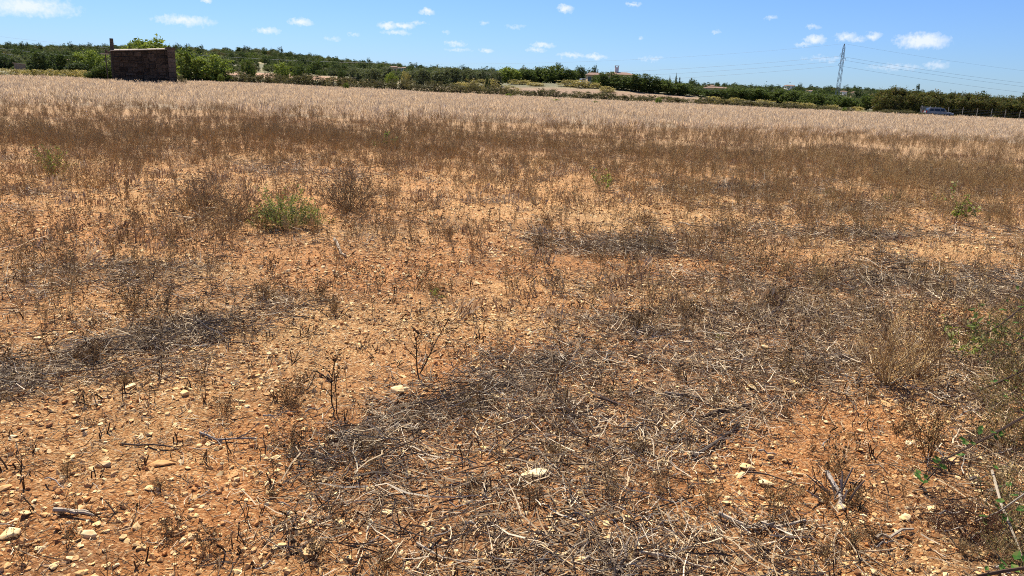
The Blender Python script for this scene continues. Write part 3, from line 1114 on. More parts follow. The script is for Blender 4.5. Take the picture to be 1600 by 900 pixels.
def hill_wood():
    far_t = []
    for i, (k, w, h) in enumerate((('dark', .5, .85), ('olive', .55, .7), ('green', .5, .8), ('olive', .55, .7), ('olive', .5, .7), ('dark', .42, .95), ('scrub', .6, .6), ('green', .6, .5), ('olive', .6, .6))):
        b = crown(k, 900, lobes_round(900 + i, w, h, 7, .0), .05, 900 + i, None, .26)
        far_t.append(b.mesh('tree', MAT['leaf']))
    n = 17000
    y = np.sqrt(rng.uniform(190 ** 2, 760 ** 2, n))
    u = rng.uniform(-.95, .95, n)
    x = u * y
    d = fbm(x / 50, y / 50, 141, 3)
    p = np.clip(.45 + 3.0 * (d - .42), .06, 1)
    for (cx, cy, rx, ry) in ((-70, 225, 27, 26), (-52, 200, 23, 19), (-33, 330, 14, 60), (-48, 400, 10, 20)):
        p = np.where((np.abs(x - cx) < rx) & (np.abs(y - cy) < ry), .015, p)
    # keep the villa garden and the row of houses clear
    p = np.where((np.abs(x - 30) < 16) & (y > 190) & (y < 255), 0, p)
    for hx, hy, hr in HOUSE_CLEAR:
        p = np.where((np.abs(x / y - hx / hy) < hr / hy) & (y > hy - 90) & (y < hy + 10), 0, p)
    p = p * sstep(185, 240, y)
    p = np.where(y > 600, np.maximum(p, .75), p)
    x, y = keep(x, y, p)
    s = rng.uniform(2.6, 5.2, len(x)) * (1 + .2 * sstep(590, 680, y))
    S = np.stack([s * rng.uniform(.9, 1.4, len(x)), s * 1.1, s * rng.uniform(.8, 1.25, len(x))], -1)
    strew('hillside_wood', far_t, np.stack([x, y, terrain(x, y) - .1], -1), zrot(len(x)), S,
          'dark green woodland covering the low hill on the horizon', 'woodland')


# ------------------------------------------------------------------ buildings
MAT['hutstone'] = rand_mat('dark_rubble_stone', [(0, (.055, .039, .028)), (.5, (.10, .072, .053)), (1, (.03, .022, .017))], 6, .55, .95)
MAT['hutmortar'] = simple('earth_mortar', (.05, .037, .029), (.028, .021, .017), 5, .98, .03)
MAT['quoin'] = rand_mat('weathered_corner_stone', [(0, (.10, .073, .056)), (1, (.14, .104, .082))], 4, .4, .95)
MAT['slab'] = simple('concrete_roof_slab', (.42, .35, .27), (.26, .21, .165), 3, .9, .01)
MAT['timber'] = simple('old_timber', (.10, .075, .058), (.055, .042, .033), 9, .95, .01)
MAT['render'] = simple('cream_render', (.62, .44, .25), (.50, .35, .19), 1.5, .9)
MAT['white'] = simple('white_render', (.78, .75, .70), (.66, .62, .57), 1.5, .9)
MAT['tile'] = simple('terracotta_tiles', (.24, .14, .095), (.16, .10, .07), 4, .9)
MAT['greystone'] = simple('grey_stone_wall', (.20, .17, .15), (.13, .11, .095), 2.5, .95, .02)
MAT['dark'] = simple('dark_opening', (.03, .028, .026), (.02, .02, .02), 1, .6)
MAT['glass'] = simple('dark_glass', (.02, .025, .03), (.015, .018, .022), 1, .05, spec=.6)


def hut():
    Y = 75.0
    bl = at(178, 124, Y); br = at(277, 126, Y)
    x0, x1 = bl[0], br[0]
    W = x1 - x0
    gz = min(tz(x0, Y), tz(x1, Y))
    fa = -math.atan2((x0 + x1) / 2, Y)
    ca = math.cos(fa)
    W = W * (ca + .06) * .92
    r = empty('stone_hut', (x0, Y, gz), fa)
    r.location.y = Y - 1.2
    r.location.x = x0 * (Y - 1.2) / Y
    tag(r, 'dark rubble stone hut with sloping slab roof beside the wheat', 'hut')
    zt = lambda px, py: at(px, py, Y)[2] - gz
    hl, hr = zt(178, 80.5), zt(262, 76.5)
    D = 4.6
    top = lambda x: hl + (hr - hl) * x / W
    b = MB()
    v = [(0, .12, -.4), (W, .12, -.4), (W, D, -.4), (0, D, -.4), (0, .12, top(0)), (W, .12, top(W)), (W, D, top(W)), (0, D, top(0))]
    b.quadlike(v, [(0, 3, 2, 1), (4, 5, 6, 7), (0, 1, 5, 4), (1, 2, 6, 5), (2, 3, 7, 6), (3, 0, 4, 7)])
    wall = b.build('wall', MAT['hutmortar'], r)
    random.seed(5)
    qx = W - .62
    z = -.15
    while z < hr - .1:
        hh = random.uniform(.2, .46)
        x = .12
        while x < qx - .05:
            w = min(random.uniform(.3, .85), qx - x)
            if qx - x - w < .15:
                w = qx - x
            zt2 = min(z + hh, top(x + w / 2) - .08)
            if zt2 - z > .08 and w > .1:
                m_ = MB()
                dz = random.uniform(-.06, .06)
                m_.box((x + .02, random.uniform(.03, .09), z + .02 + dz), (x + w - .02, .2, zt2 - .015 + dz), None, .05)
                m_.build('stone', MAT['hutstone'], wall)
            x += w
        z += hh
    # corner column of larger pale stones, a little higher than the roof
    qt = zt(272, 73.5)
    q = MB()
    q.box((qx, .05, -.4), (W + .06, .7, qt - .16), None)
    col = q.build('corner_column', MAT['hutmortar'], r)
    z = -.2
    while z < qt - .2:
        hh = min(random.uniform(.35, .7), qt - .16 - z)
        m_ = MB()
        m_.box((qx + .02, .0, z + .015), (W + .09, .66, z + hh - .015), None, .015)
        m_.build('stone', MAT['quoin'], col)
        z += hh
    m_ = MB()
    m_.box((qx - .1, -.06, qt - .15), (W + .17, .8, qt), None, .02)
    m_.build('cap_stone', MAT['quoin'], col)
    # roof slab, sheets laid side by side
    n = 6
    for i in range(n):
        xa, xb = -.1 + (qx + .0) * i / n, -.1 + (qx + .0) * (i + 1) / n - .03
        m_ = MB()
        t = .075
        j = random.uniform(0, .06)
        m_.quadlike([(xa, -.12 + j, top(xa) + .004), (xb, -.12 + j, top(xb) + .004), (xb, D + .15, top(xb) + .004), (xa, D + .15, top(xa) + .004),
                     (xa, -.12 + j, top(xa) + t), (xb, -.12 + j, top(xb) + t), (xb, D + .15, top(xb) + t + .2 + j), (xa, D + .15, top(xa) + t + .2 + j)],
                    [(0, 3, 2, 1), (4, 5, 6, 7), (0, 1, 5, 4), (1, 2, 6, 5), (2, 3, 7, 6), (3, 0, 4, 7)])
        m_.build('roof_sheet', MAT['slab'], r)
    # lean-to rail left of the hut
    m_ = MB()
    xa = at(159, 84, Y)[0] - x0
    m_.box((xa, .3, zt(160, 85.4)), (-.2, .42, zt(160, 83.8)), None, .015)
    m_.build('lean_to_beam', MAT['slab'], r)
    m_ = MB()
    xp = at(166, 84, Y)[0] - x0
    m_.tube([(xp, .36, -.3), (xp - .03, .36, zt(166, 85.5))], [.055, .05], None, 6)
    m_.build('lean_to_post', MAT['timber'], r)
    for k in range(4):
        m_ = MB()
        zc = zt(168, 84) + .02
        m_.box((-.55 + .1 * k, .25, zc), (-.38 + .1 * k, .5, zc + random.uniform(.12, .3)), None, .03)
        m_.build('loose_stone', MAT['quoin'], r)
    # tall timber post
    pb, pt = at(179.5, 124, Y - .1), at(174, 60, Y - .1)
    b = MB()
    gp = tz(pb[0], Y - .12)
    b.tube([(0, 0, -.3), ((pt[0] - pb[0]) * .5 - .02, 0, (pt[2] - gp) * .5), (pt[0] - pb[0], 0, pt[2] - gp)], [.22, .19, .16], None, 8)
    o = b.build('timber_post', MAT['timber'])
    o.location = (pb[0], Y - .12, gp)
    tag(o, 'tall leaning timber post standing at the end of the stone hut', 'post')


hut()


def house(name, px0, px1, py_eave, py_ridge, py_base, Y, wallm, label, hip=.35, depth=7.0, windows=3, chim=None, roofm='tile'):
    a, bq = at(px0, py_base, Y), at(px1, py_base, Y)
    cx = (a[0] + bq[0]) / 2
    W = bq[0] - a[0]
    pxc = (px0 + px1) / 2
    gz = tz(cx, Y)
    base = min(at(pxc, py_base, Y)[2], gz)
    he = at(pxc, py_eave, Y)[2] - base
    hr = max(at(pxc, py_ridge, Y)[2] - base, he + .3)
    r = empty(name, (cx, Y, base))
    tag(r, label, 'house', 'houses on the slope')
    m_ = MB()
    m_.box((-W / 2 + .3, 0, -.6), (W / 2 - .3, depth, he))
    wl = m_.build('wall', MAT[wallm], r)
    m_ = MB()
    e = .35
    hx = W * hip / 2
    m_.quadlike([(-W / 2, -e, he), (W / 2, -e, he), (W / 2, depth + e, he), (-W / 2, depth + e, he), (-W / 2 + hx, depth / 2, hr), (W / 2 - hx, depth / 2, hr),
                 ], [(0, 1, 5, 4), (1, 2, 5), (2, 3, 4, 5), (3, 0, 4), (3, 2, 1, 0)])
    rf = m_.build('roof', MAT[roofm], r)
    for i in range(windows):
        x = -W / 2 + W * (i + .5) / windows
        h0 = he * .35
        m_ = MB()
        m_.box((x - .5, -.03, h0), (x + .5, .05, h0 + min(1.2, he * .45)))
        w_ = m_.build('window', MAT['glass'], r)
        m_ = MB()
        m_.box((x - .6, -.09, h0 - .1), (x + .6, .04, h0 - .004))
        m_.build('sill', MAT['white'], w_)
    if chim:
        cpx, ctop, cbot, cw = chim
        t = at(cpx, ctop, Y + depth / 2)
        x = t[0] - cx
        w = cw * Y / F / 2
        zt, zb = t[2] - base, he
        m_ = MB()
        m_.box((x - w, depth / 2 - w, zb), (x + w, depth / 2 + w, zt - w * .9))
        for sx in (-1, 1):
            for sy in (-1, 1):
                m_.box((x + sx * w * .8 - w * .18, depth / 2 + sy * w * .8 - w * .18, zt - w * .9), (x + sx * w * .8 + w * .18, depth / 2 + sy * w * .8 + w * .18, zt - w * .25))
        ch = m_.build('chimney', MAT['white'], rf)
        m_ = MB()
        m_.box((x - w * 1.25, depth / 2 - w * 1.25, zt - w * .25), (x + w * 1.25, depth / 2 + w * 1.25, zt))
        m_.build('chimney_cap', MAT['white'], rf)
    return r


HOUSE_CLEAR = []


def houses():
    house('villa', 945, 994, 116.5, 112, 132, 205, 'render', 'cream villa with terracotta roof and tall white chimney behind the hedge', .5, 9, 4, (964, 102.5, 114, 5.5))
    house('villa_wing', 916, 944, 117, 113, 132, 207, 'render', 'low terracotta roofed annex beside the chimney villa', .4, 6, 3)
    house('farmhouse', 97, 118, 95, 92, 101, 330, 'render', 'tiled farmhouse peeping over trees behind the bright green tree', .25, 7, 3)
    house('farmhouse', 2, 16, 91, 88, 100, 300, 'white', 'white gabled house half hidden behind the dark pine', .2, 6, 2)
    house('farmhouse', 608, 620, 104.5, 103, 110, 420, 'render', 'small ochre house high on the wooded slope above the olive grove', .2, 6, 2)
    house('farmhouse', 621, 634, 106, 104.5, 110, 415, 'white', 'small white house beside the ochre one on the wooded slope', .2, 6, 2)
    house('farmhouse', 1105, 1140, 137.5, 135.2, 144, 300, 'render', 'long cream house with tiled roof beyond the villa hedge', .3, 8, 4)
    house('farmhouse', 1105, 1117, 134, 132.3, 141, 330, 'render', 'taller cream house wing behind the long tiled house', .3, 6, 2)
    house('farmhouse', 1230, 1242, 134, 132.3, 142, 430, 'white', 'pale pink house among trees on the ridge', .3, 7, 2)
    house('farmhouse', 1265, 1276, 142, 140.8, 147, 380, 'white', 'small white house low on the slope beside the pylon', .3, 6, 2)
    house('farmhouse', 1317, 1324, 143, 141.8, 148, 390, 'white', 'tiny white house just past the pylon foot', .3, 6, 1)
    house('farmhouse', 1336, 1348, 144.5, 142.8, 150, 380, 'render', 'cream house between the pylon and the orchard', .3, 6, 2)
    house('farmhouse', 759, 768, 114.5, 113, 122, 250, 'white', 'white cottage behind the narrow dark bush', .3, 6, 1)
    for (a, b_, Y) in ((97, 118, 330), (2, 16, 300), (608, 634, 420), (1105, 1140, 300), (1230, 1242, 430), (1265, 1276, 380), (1317, 1324, 390), (1336, 1348, 380), (759, 768, 250)):
        p = at((a + b_) / 2, 120, Y)
        HOUSE_CLEAR.append((p[0], Y, (b_ - a) / 2 * Y / F * 1.1))
    # little grey shed on the left
    Y = 128.0
    a, b_ = at(23, 112, Y), at(38, 112, Y)
    g0 = tz(a[0], Y)
    r = empty('stone_shed', (a[0], Y, g0), -math.atan2(a[0], Y))
    tag(r, 'small grey stone shed with pale sloping roof in the yellow grass', 'shed')
    W = b_[0] - a[0]
    hl, hr = at(23, 99, Y)[2] - g0, at(38, 101, Y)[2] - g0
    m_ = MB()
    m_.quadlike([(0, 0, -.3), (W, 0, -.3), (W, 1.6, -.3), (0, 1.6, -.3), (0, 0, hl), (W, 0, hr), (W, 1.6, hr), (0, 1.6, hl)], [(0, 3, 2, 1), (4, 5, 6, 7), (0, 1, 5, 4), (1, 2, 6, 5), (2, 3, 7, 6), (3, 0, 4, 7)])
    m_.build('wall', MAT['greystone'], r)
    m_ = MB()
    m_.quadlike([(-.15, -.15, hl + .01), (W + .15, -.15, hr + .01), (W + .15, 1.75, hr + .01), (-.15, 1.75, hl + .01), (-.15, -.15, hl + .13), (W + .15, -.15, hr + .13), (W + .15, 1.75, hr + .13), (-.15, 1.75, hl + .13)], [(0, 3, 2, 1), (4, 5, 6, 7), (0, 1, 5, 4), (1, 2, 6, 5), (2, 3, 7, 6), (3, 0, 4, 7)])
    m_.build('roof', MAT['slab'], r)
    m_ = MB()
    m_.box((W * .4, -.03, -.2), (W * .75, .05, 1.2))
    m_.build('doorway', MAT['dark'], r)
    # white wrapped heaps on the terrace
    for i, (px, py, w, h) in enumerate(((857, 124.5, 9, 3.0), (868, 124.0, 13, 3.6))):
        p = far_P(px, py + 2.2)
        Y = p[1]
        g0 = tz(p[0], Y)
        wm = w * Y / F / 2
        hm = 3.4 * Y / F
        bm = bmesh.new()
        bmesh.ops.create_icosphere(bm, subdivisions=3, radius=1)
        for v in bm.verts:
            k = 1 + .25 * (vn(np.array([v.co.x * 2 + i * 9]), np.array([v.co.y * 2 + v.co.z]), 7)[0] - .5)
            v.co = Vector((v.co.x * wm * k, v.co.y * .8, max(v.co.z, -.2) * hm * (1 + .5 * vn(np.array([v.co.x * 2.2 + i * 5]), np.array([0.3]), 9)[0]) * k))
        me = bpy.data.meshes.new('sheeted_heap')
        bm.to_mesh(me); bm.free()
        me.materials.append(MAT['white'])
        o = obj('sheeted_heap', me)
        o.location = (p[0], Y, g0)
        tag(o, ['smaller white sheeted heap on the terrace below the villa trees', 'longer white sheeted heap beside the smaller one on the terrace'][i], 'heap', 'white sheeted heaps')


houses()
hill_wood()


# ------------------------------------------------------------------ vehicles
def paint(name, c, rough=.25, metal=.6):
    m, N, L, b = new_mat(name, rough)
    b.inputs['Metallic'].default_value = metal
    b.inputs['Specular IOR Level'].default_value = .5
    b.inputs['Coat Weight'].default_value = .6
    f = noise(N, L, 6)
    L.new(ramp(N, L, f, [(.3, tuple(k * .85 for k in c)), (.7, c)]), b.inputs['Base Color'])
    return m


MAT['silver'] = paint('silver_grey_paint', (.20, .20, .185), .4, .0)
MAT['darkpaint'] = paint('dark_blue_paint', (.05, .06, .08))
MAT['vanwhite'] = paint('white_van_paint', (.78, .78, .76), .35, 0)
MAT['rubber'] = simple('rubber', (.025, .025, .025), (.018, .018, .018), 5, .85)
MAT['rim'] = simple('alloy_rim', (.45, .45, .46), (.35, .35, .36), 5, .35, metal=.8)
MAT['lamp'] = simple('lamp_glass', (.75, .75, .72), (.6, .6, .58), 5, .1, spec=.6)
MAT['redlamp'] = simple('red_lamp', (.35, .02, .02), (.25, .015, .015), 5, .15)
MAT['plastic'] = simple('black_trim', (.03, .03, .032), (.02, .02, .022), 8, .6)


def car(name, loc, rz, paintm, label, L_=4.5, H=1.62):
    """estate-type car, nose towards +X, origin at ground centre"""
    r = empty(name, loc, rz)
    tag(r, label, 'car')
    l = L_ / 2
    # side profile stations: x, belt half width, sill z, shoulder z
    b = MB()
    st = [(-l, .74, .48, .86), (-l + .12, .84, .34, .98), (-l + .9, .89, .28, 1.0), (0, .90, .27, .98), (l - 1.25, .89, .28, .96), (l - .45, .84, .32, .84), (l - .1, .76, .36, .72), (l, .62, .42, .62)]
    ring = []
    for (x, w, z0, z1) in st:
        zm = (z0 + z1) / 2
        ring.append([(x, -w * .93, z0), (x, -w, zm), (x, -w * .95, z1 - .04), (x, -w * .82, z1), (x, w * .82, z1), (x, w * .95, z1 - .04), (x, w, zm), (x, w * .93, z0)])
    n = 8
    vv = [p for q in ring for p in q]
    ff = []
    for i in range(len(st) - 1):
        for j in range(n):
            j2 = (j + 1) % n
            ff.append((i * n + j, i * n + j2, (i + 1) * n + j2, (i + 1) * n + j))
    ff.append(tuple(range(n))); ff.append(tuple(reversed(range((len(st) - 1) * n, len(st) * n))))
    b.quadlike(vv, ff)
    body = b.build('body', paintm, r)
    # cabin shell: pillars and roof
    zb, zr = .97, H
    cs = [(-l + .1, .80, zb), (-l + .42, .66, zr - .06), (-l + .9, .66, zr), (.2, .66, zr), (.62, .64, zr - .06), (l - 1.2, .80, zb)]
    b = MB()
    vv = []
    for (x, w, z) in cs:
        vv += [(x, -w, z), (x, w, z)]
    ff = [(0, 1, 3, 2), (2, 3, 5, 4), (4, 5, 7, 6), (6, 7, 9, 8), (8, 9, 11, 10)]
    ff += [(0, 2, 4, 6, 8, 10), (11, 9, 7, 5, 3, 1), (10, 11, 1, 0)]
    b.quadlike(vv, ff)
    b.build('cabin', paintm, r)
    for s in (-1, 1):
        for (xa, xb, xc, xd) in ((-l + .42, -l + 1.05, -l + 1.05, -l + .58), (-l + 1.15, -l + 1.98, -l + 1.98, -l + 1.15), (-l + 2.06, l - 1.42, .48, -l + 2.06)):
            m_ = MB()
            wz = lambda z: .80 - (.80 - .66) * (z - zb) / (zr - zb)
            z0, z1 = zb + .05, zr - .13
            m_.poly([(xa, s * (wz(z0) + .012), z0), (xb, s * (wz(z0) + .012), z0), (xc, s * (wz(z1) + .012), z1), (xd, s * (wz(z1) + .012), z1)][::s])
            m_.build('side_window', MAT['glass'], r)
        m_ = MB()
        m_.tube([(-l + .7, s * .60, zr - .01), (-l + .8, s * .60, zr + .05), (.1, s * .60, zr + .05), (.25, s * .60, zr - .02)], .018, None, 5)
        m_.build('roof_rail', MAT['rim'], r)
        m_ = MB()
        m_.box((l - 1.45, s * .98 - .1, 1.0), (l - 1.3, s * .98 + .06, 1.13), None, .01)
        m_.build('mirror', paintm, r)
        m_ = MB()
        m_.box((l - .32, s * .62 - .16, .62), (l - .06, s * .62 + .16, .74), None, .02)
        m_.build('headlight', MAT['lamp'], r)
        m_ = MB()
        m_.box((-l - .01, s * .68 - .1, .72), (-l + .14, s * .68 + .11, 1.02), None, .01)
        m_.build('tail_light', MAT['redlamp'], r)
        m_ = MB()
        m_.box((-l + .3, s * .86 - .04, .25), (l - .45, s * .88 + .05, .42))
        m_.build('sill_trim', MAT['plastic'], r)
        for x in (-l + .85, l - .88):
            w = MB()
            prof = [(-.11, .20), (-.11, .31), (-.07, .335), (.07, .335), (.11, .31), (.11, .20)]
            k = 18
            vv, ff = [], []
            for j in range(k):
                a = 2 * math.pi * j / k
                vv += [(math.cos(a) * rr, yy, math.sin(a) * rr) for yy, rr in prof]
            for j in range(k):
                for q in range(5):
                    j2 = (j + 1) % k
                    ff.append((j * 6 + q, j * 6 + q + 1, j2 * 6 + q + 1, j2 * 6 + q))
            w.quadlike(vv, ff)
            wh = w.build('wheel', MAT['rubber'], r)
            wh.location = (x, s * .80, .335)
            rim = MB()
            for j in range(k):
                a, a2 = 2 * math.pi * j / k, 2 * math.pi * (j + 1) / k
                rim.poly([(0, s * .10, 0), (math.cos(a) * .2, s * .085, math.sin(a) * .2), (math.cos(a2) * .2, s * .085, math.sin(a2) * .2)])
            rim.build('rim', MAT['rim'], wh)
    m_ = MB()
    m_.poly([(l - 1.22, -.74, zb + .04), (l - 1.22, .74, zb + .04), (.66, .60, zr - .09), (.66, -.60, zr - .09)])
    o = m_.build('windscreen', MAT['glass'], r); o.location = (.02, 0, .015)
    m_ = MB()
    m_.poly([(-l + .12, .72, zb + .08), (-l + .12, -.72, zb + .08), (-l + .40, -.58, zr - .1), (-l + .40, .58, zr - .1)])
    o = m_.build('rear_window', MAT['glass'], r); o.location = (-.02, 0, .012)
    for nm, x0, x1 in (('front_bumper', l - .2, l + .04), ('rear_bumper', -l - .05, -l + .15)):
        m_ = MB()
        m_.box((x0, -.78, .36), (x1, .78, .54), None, .015)
        m_.build(nm, MAT['plastic'], r)
    return r


def vehicles():
    Y = 122.5
    p = at(1466.5, 175, Y)
    car('parked_car', (p[0], Y, tz(p[0], Y)), R(-8), MAT['silver'], 'silver grey estate car parked by the fence at the field edge', 4.15, 1.5)
    p = far_P(926, 129, 175)
    Y = p[1]
    car('parked_car', (p[0], Y, tz(p[0], Y)), R(105), MAT['darkpaint'], 'dark car parked under the villa annex')
    p = far_P(909.5, 127, 175)
    Y = p[1]
    car('parked_car', (p[0], Y, tz(p[0], Y)), R(100), MAT['vanwhite'], 'white car with its roof showing over the grass by the villa trees', 3.9, 1.5)


vehicles()

# ------------------------------------------------------------------ fence, gate, pylons and wires
MAT['steel'] = simple('galvanised_steel', (.30, .31, .31), (.20, .21, .21), 6, .5, metal=.5)
MAT['wire'] = simple('conductor_wire', (.42, .44, .46), (.34, .36, .38), 2, .5)
MAT['concrete'] = simple('concrete_post', (.36, .33, .29), (.25, .23, .2), 6, .95)


def fence():
    Yf = 126.5
    x0, x1 = at(1437, 178, Yf)[0], at(1680, 190, Yf)[0]
    r = empty('wire_fence', (x0, Yf, tz(x0, Yf)))
    tag(r, 'wire mesh fence on thin posts in front of the orchard', 'fence')
    ox, oz = x0, tz(x0, Yf)
    n = int((x1 - x0) / 2.2)
    xs = [x0 + (x1 - x0) * i / n for i in range(n + 1)]
    for x in xs:
        b = MB()
        z = tz(x, Yf) - oz
        ln = random.gauss(0, .04)
        b.tube([(x - ox, 0, z - .2), (x - ox + ln, 0, z + 1.75)], .045, None, 6)
        b.build('post', MAT['concrete'], r)
    for h in np.arange(.15, 1.65, .25):
        b = MB()
        b.tube([(x - ox, -.05, tz(x, Yf) - oz + h) for x in xs], .006, None, 4)
        b.build('strand', MAT['steel'], r)
    # gate left of the car
    Y = 124.6
    a, c = at(1439.5, 178, Y)[0], at(1452, 178, Y)[0]
    z = tz(a, Y)
    g = empty('mesh_gate', (a, Y, z))
    tag(g, 'grey mesh gate between two posts behind the parked car', 'gate')
    W = c - a
    for x in (0, W):
        b = MB(); b.tube([(x, 0, -.2), (x, 0, 1.75)], .06, None, 6); b.build('gate_post', MAT['concrete'], g)
    for h in (.15, 1.55):
        b = MB(); b.box((.06, -.03, h), (W - .06, .03, h + .06)); b.build('rail', MAT['steel'], g)
    for k in range(12):
        x = .1 + (W - .2) * k / 11
        b = MB(); b.box((x - .018, -.012, .2), (x + .018, .012, 1.55)); b.build('bar', MAT['steel'], g)


fence()

PX1 = at(1308, 150, 290.0)
SPAN_DIR = -1


def pylon(x, y, label, scale=1.0):
    z = tz(x, y)
    r = empty('lattice_pylon', (x, y, z))
    tag(r, label, 'pylon', 'lattice pylons')
    topz = at(1312, 68, 290.0)[2] - tz(PX1[0], 290.0)
    Hb = topz * .70
    half = lambda h: np.interp(h, [0, Hb, topz * .93, topz], [.62, .42, .32, .04])
    lv = list(np.linspace(0, Hb, 9)) + list(np.linspace(Hb, topz * .93, 6))[1:] + [topz]
    for sx in (-1, 1):
        for sy in (-1, 1):
            b = MB()
            b.tube([(sx * half(h), sy * half(h), h - (.5 if h == 0 else 0)) for h in lv], .06, None, 4)
            b.build('leg', MAT['steel'], r)
    for i in range(len(lv) - 2):
        h0, h1 = lv[i], lv[i + 1]
        a, c = half(h0), half(h1)
        for f in range(4):
            rot = Matrix.Rotation(f * math.pi / 2, 3, 'Z')
            s = 1 if (i + f) % 2 else -1
            b = MB()
            b.tube([rot @ Vector((-s * a, -a, h0)), rot @ Vector((s * c, -c, h1))], .034, None, 4)
            b.build('brace', MAT['steel'], r)
            if i % 2 == 0 or h0 > Hb - .1:
                b = MB()
                b.tube([rot @ Vector((-c, -c, h1)), rot @ Vector((c, -c, h1))], .034, None, 4)
                b.build('brace', MAT['steel'], r)
    tips = []
    for py, s in ((87, 1), (94.5, -1), (102, 1)):
        h = at(1308, py, 290.0)[2] - tz(PX1[0], 290.0)
        b = MB()
        L_ = 2.6
        w = half(h)
        for sy in (-1, 1):
            b.tube([(sy * w * .9, s * w, h + .75), (0, s * L_, h + .75)], .05, None, 4)
        b.tube([(0, s * w, h + 1.5), (0, s * L_, h + .78)], .045, None, 4)
        b.build('cross_arm', MAT['steel'], r)
        b = MB()
        b.tube([(0, s * L_, h + .72), (0, s * L_, h)], [.03, .03], None, 5)
        for k in range(5):
            b.tube([(0, s * L_, h + .62 - .12 * k), (0, s * L_, h + .57 - .12 * k)], [.13, .10], None, 8)
        b.build('insulator', MAT['glass'], r)
        tips.append((x, y + s * L_, z + h))
    tips.append((x, y, z + topz))
    return tips


def wires():
    x1 = PX1[0]
    A = pylon(x1, 290.0, 'grey steel lattice pylon rising above the green shrub row')
    span = 350.0
    B = pylon(x1 - span, 284.0, 'grey steel lattice pylon at the far end of the wire span over the hill')
    C = pylon(x1 + span, 296.0, 'grey steel lattice pylon at the far end of the wire span beyond the orchard')
    names = ['upper', 'middle', 'lower', 'topmost']
    for k in range(4):
        for (p, q, side) in ((A, B, 'hill'), (A, C, 'orchard')):
            a, c = Vector(p[k]), Vector(q[k])
            c.z = min(c.z, a.z + 1)
            c.z = a.z - (2.5 if side == 'orchard' else 5.0)
            b = MB()
            n = 48
            sag = 10.3 if k < 3 else 10.6
            pts = []
            for i in range(n + 1):
                t = i / n
                v = a.lerp(c, t)
                v.z -= 4 * sag * t * (1 - t)
                pts.append(v - a)
            b.tube(pts, .028 if k < 3 else .018, None, 5)
            o = b.build('power_line', MAT['wire'])
            o.location = a
            tag(o, '%s electric wire sagging from the pylon towards the %s' % (names[k], side), 'wire', 'electric wires')


wires()


# ------------------------------------------------------------------ loose stones one can pick out
BIG = [(40, 806, 24, 'squarish'), (14, 836, 28, ''), (163, 730, 26, ''), (255, 727, 34, ''), (288, 618, 24, ''), (203, 608, 20, 'white'), (235, 766, 16, ''), (140, 838, 28, ''), (60, 853, 18, ''),
       (85, 882, 16, ''), (8, 768, 20, ''), (310, 700, 14, ''), (306, 790, 12, ''), (365, 741, 22, ''), (418, 757, 14, ''), (418, 668, 12, ''), (430, 712, 18, ''), (490, 862, 44, 'rust'), (525, 684, 30, ''),
       (503, 697, 14, ''), (622, 612, 36, ''), (634, 608, 14, ''), (535, 822, 22, ''), (605, 802, 20, ''), (670, 830, 22, 'tan'), (795, 874, 34, ''), (833, 746, 44, 'flat'), (765, 763, 16, ''), (757, 702, 18, ''), (823, 792, 10, ''), (870, 805, 12, ''),
       (835, 835, 16, ''), (858, 834, 20, ''), (906, 880, 20, ''), (998, 617, 14, 'white'), (1009, 695, 18, ''), (1015, 640, 14, ''), (1154, 748, 22, ''), (1167, 733, 26, 'rust'), (1118, 720, 14, 'white'), (1110, 757, 18, ''),
       (1219, 793, 22, ''), (1168, 793, 22, ''), (1140, 806, 12, ''), (908, 877, 20, ''), (1113, 840, 12, ''), (1196, 760, 26, ''), (1240, 599, 26, ''), (1175, 606, 20, ''), (1256, 610, 16, ''), (1345, 673, 16, ''), (1384, 633, 18, ''), (1313, 795, 20, ''),
       (1416, 813, 20, ''), (1343, 704, 18, 'rust'), (1489, 717, 26, ''), (1522, 750, 30, ''), (1570, 745, 24, ''), (1242, 887, 16, ''), (1110, 552, 16, ''), (1195, 546, 18, ''), (935, 520, 14, ''), (847, 535, 16, ''), (985, 540, 12, ''), (1075, 565, 14, ''),
       (945, 637, 14, ''), (760, 560, 12, ''), (640, 465, 14, ''), (745, 443, 16, ''), (470, 655, 14, ''), (372, 640, 14, ''), (330, 560, 12, ''), (60, 530, 14, ''), (110, 520, 12, ''), (1060, 690, 12, ''), (900, 700, 10, ''), (960, 735, 12, ''), (1030, 770, 14, ''), (900, 822, 16, ''), (940, 845, 12, ''), (1290, 655, 12, ''), (1420, 690, 14, '')]
ROCKM = [rock(700 + i, random.uniform(.38, .6), 22) for i in range(16)]
for me in ROCKM:
    me.materials.append(MAT['stone'])


def rock_round(seed):
    """angular rock with softened arrises"""
    me = rock(seed, random.uniform(.28, .46), 18)
    bm = bmesh.new(); bm.from_mesh(me)
    bmesh.ops.bevel(bm, geom=list(bm.edges), offset=.05, segments=1, affect='EDGES', clamp_overlap=True)
    bmesh.ops.triangulate(bm, faces=bm.faces)
    bm.to_mesh(me); bm.free()
    if not me.materials:
        me.materials.append(MAT['stone'])
    return me


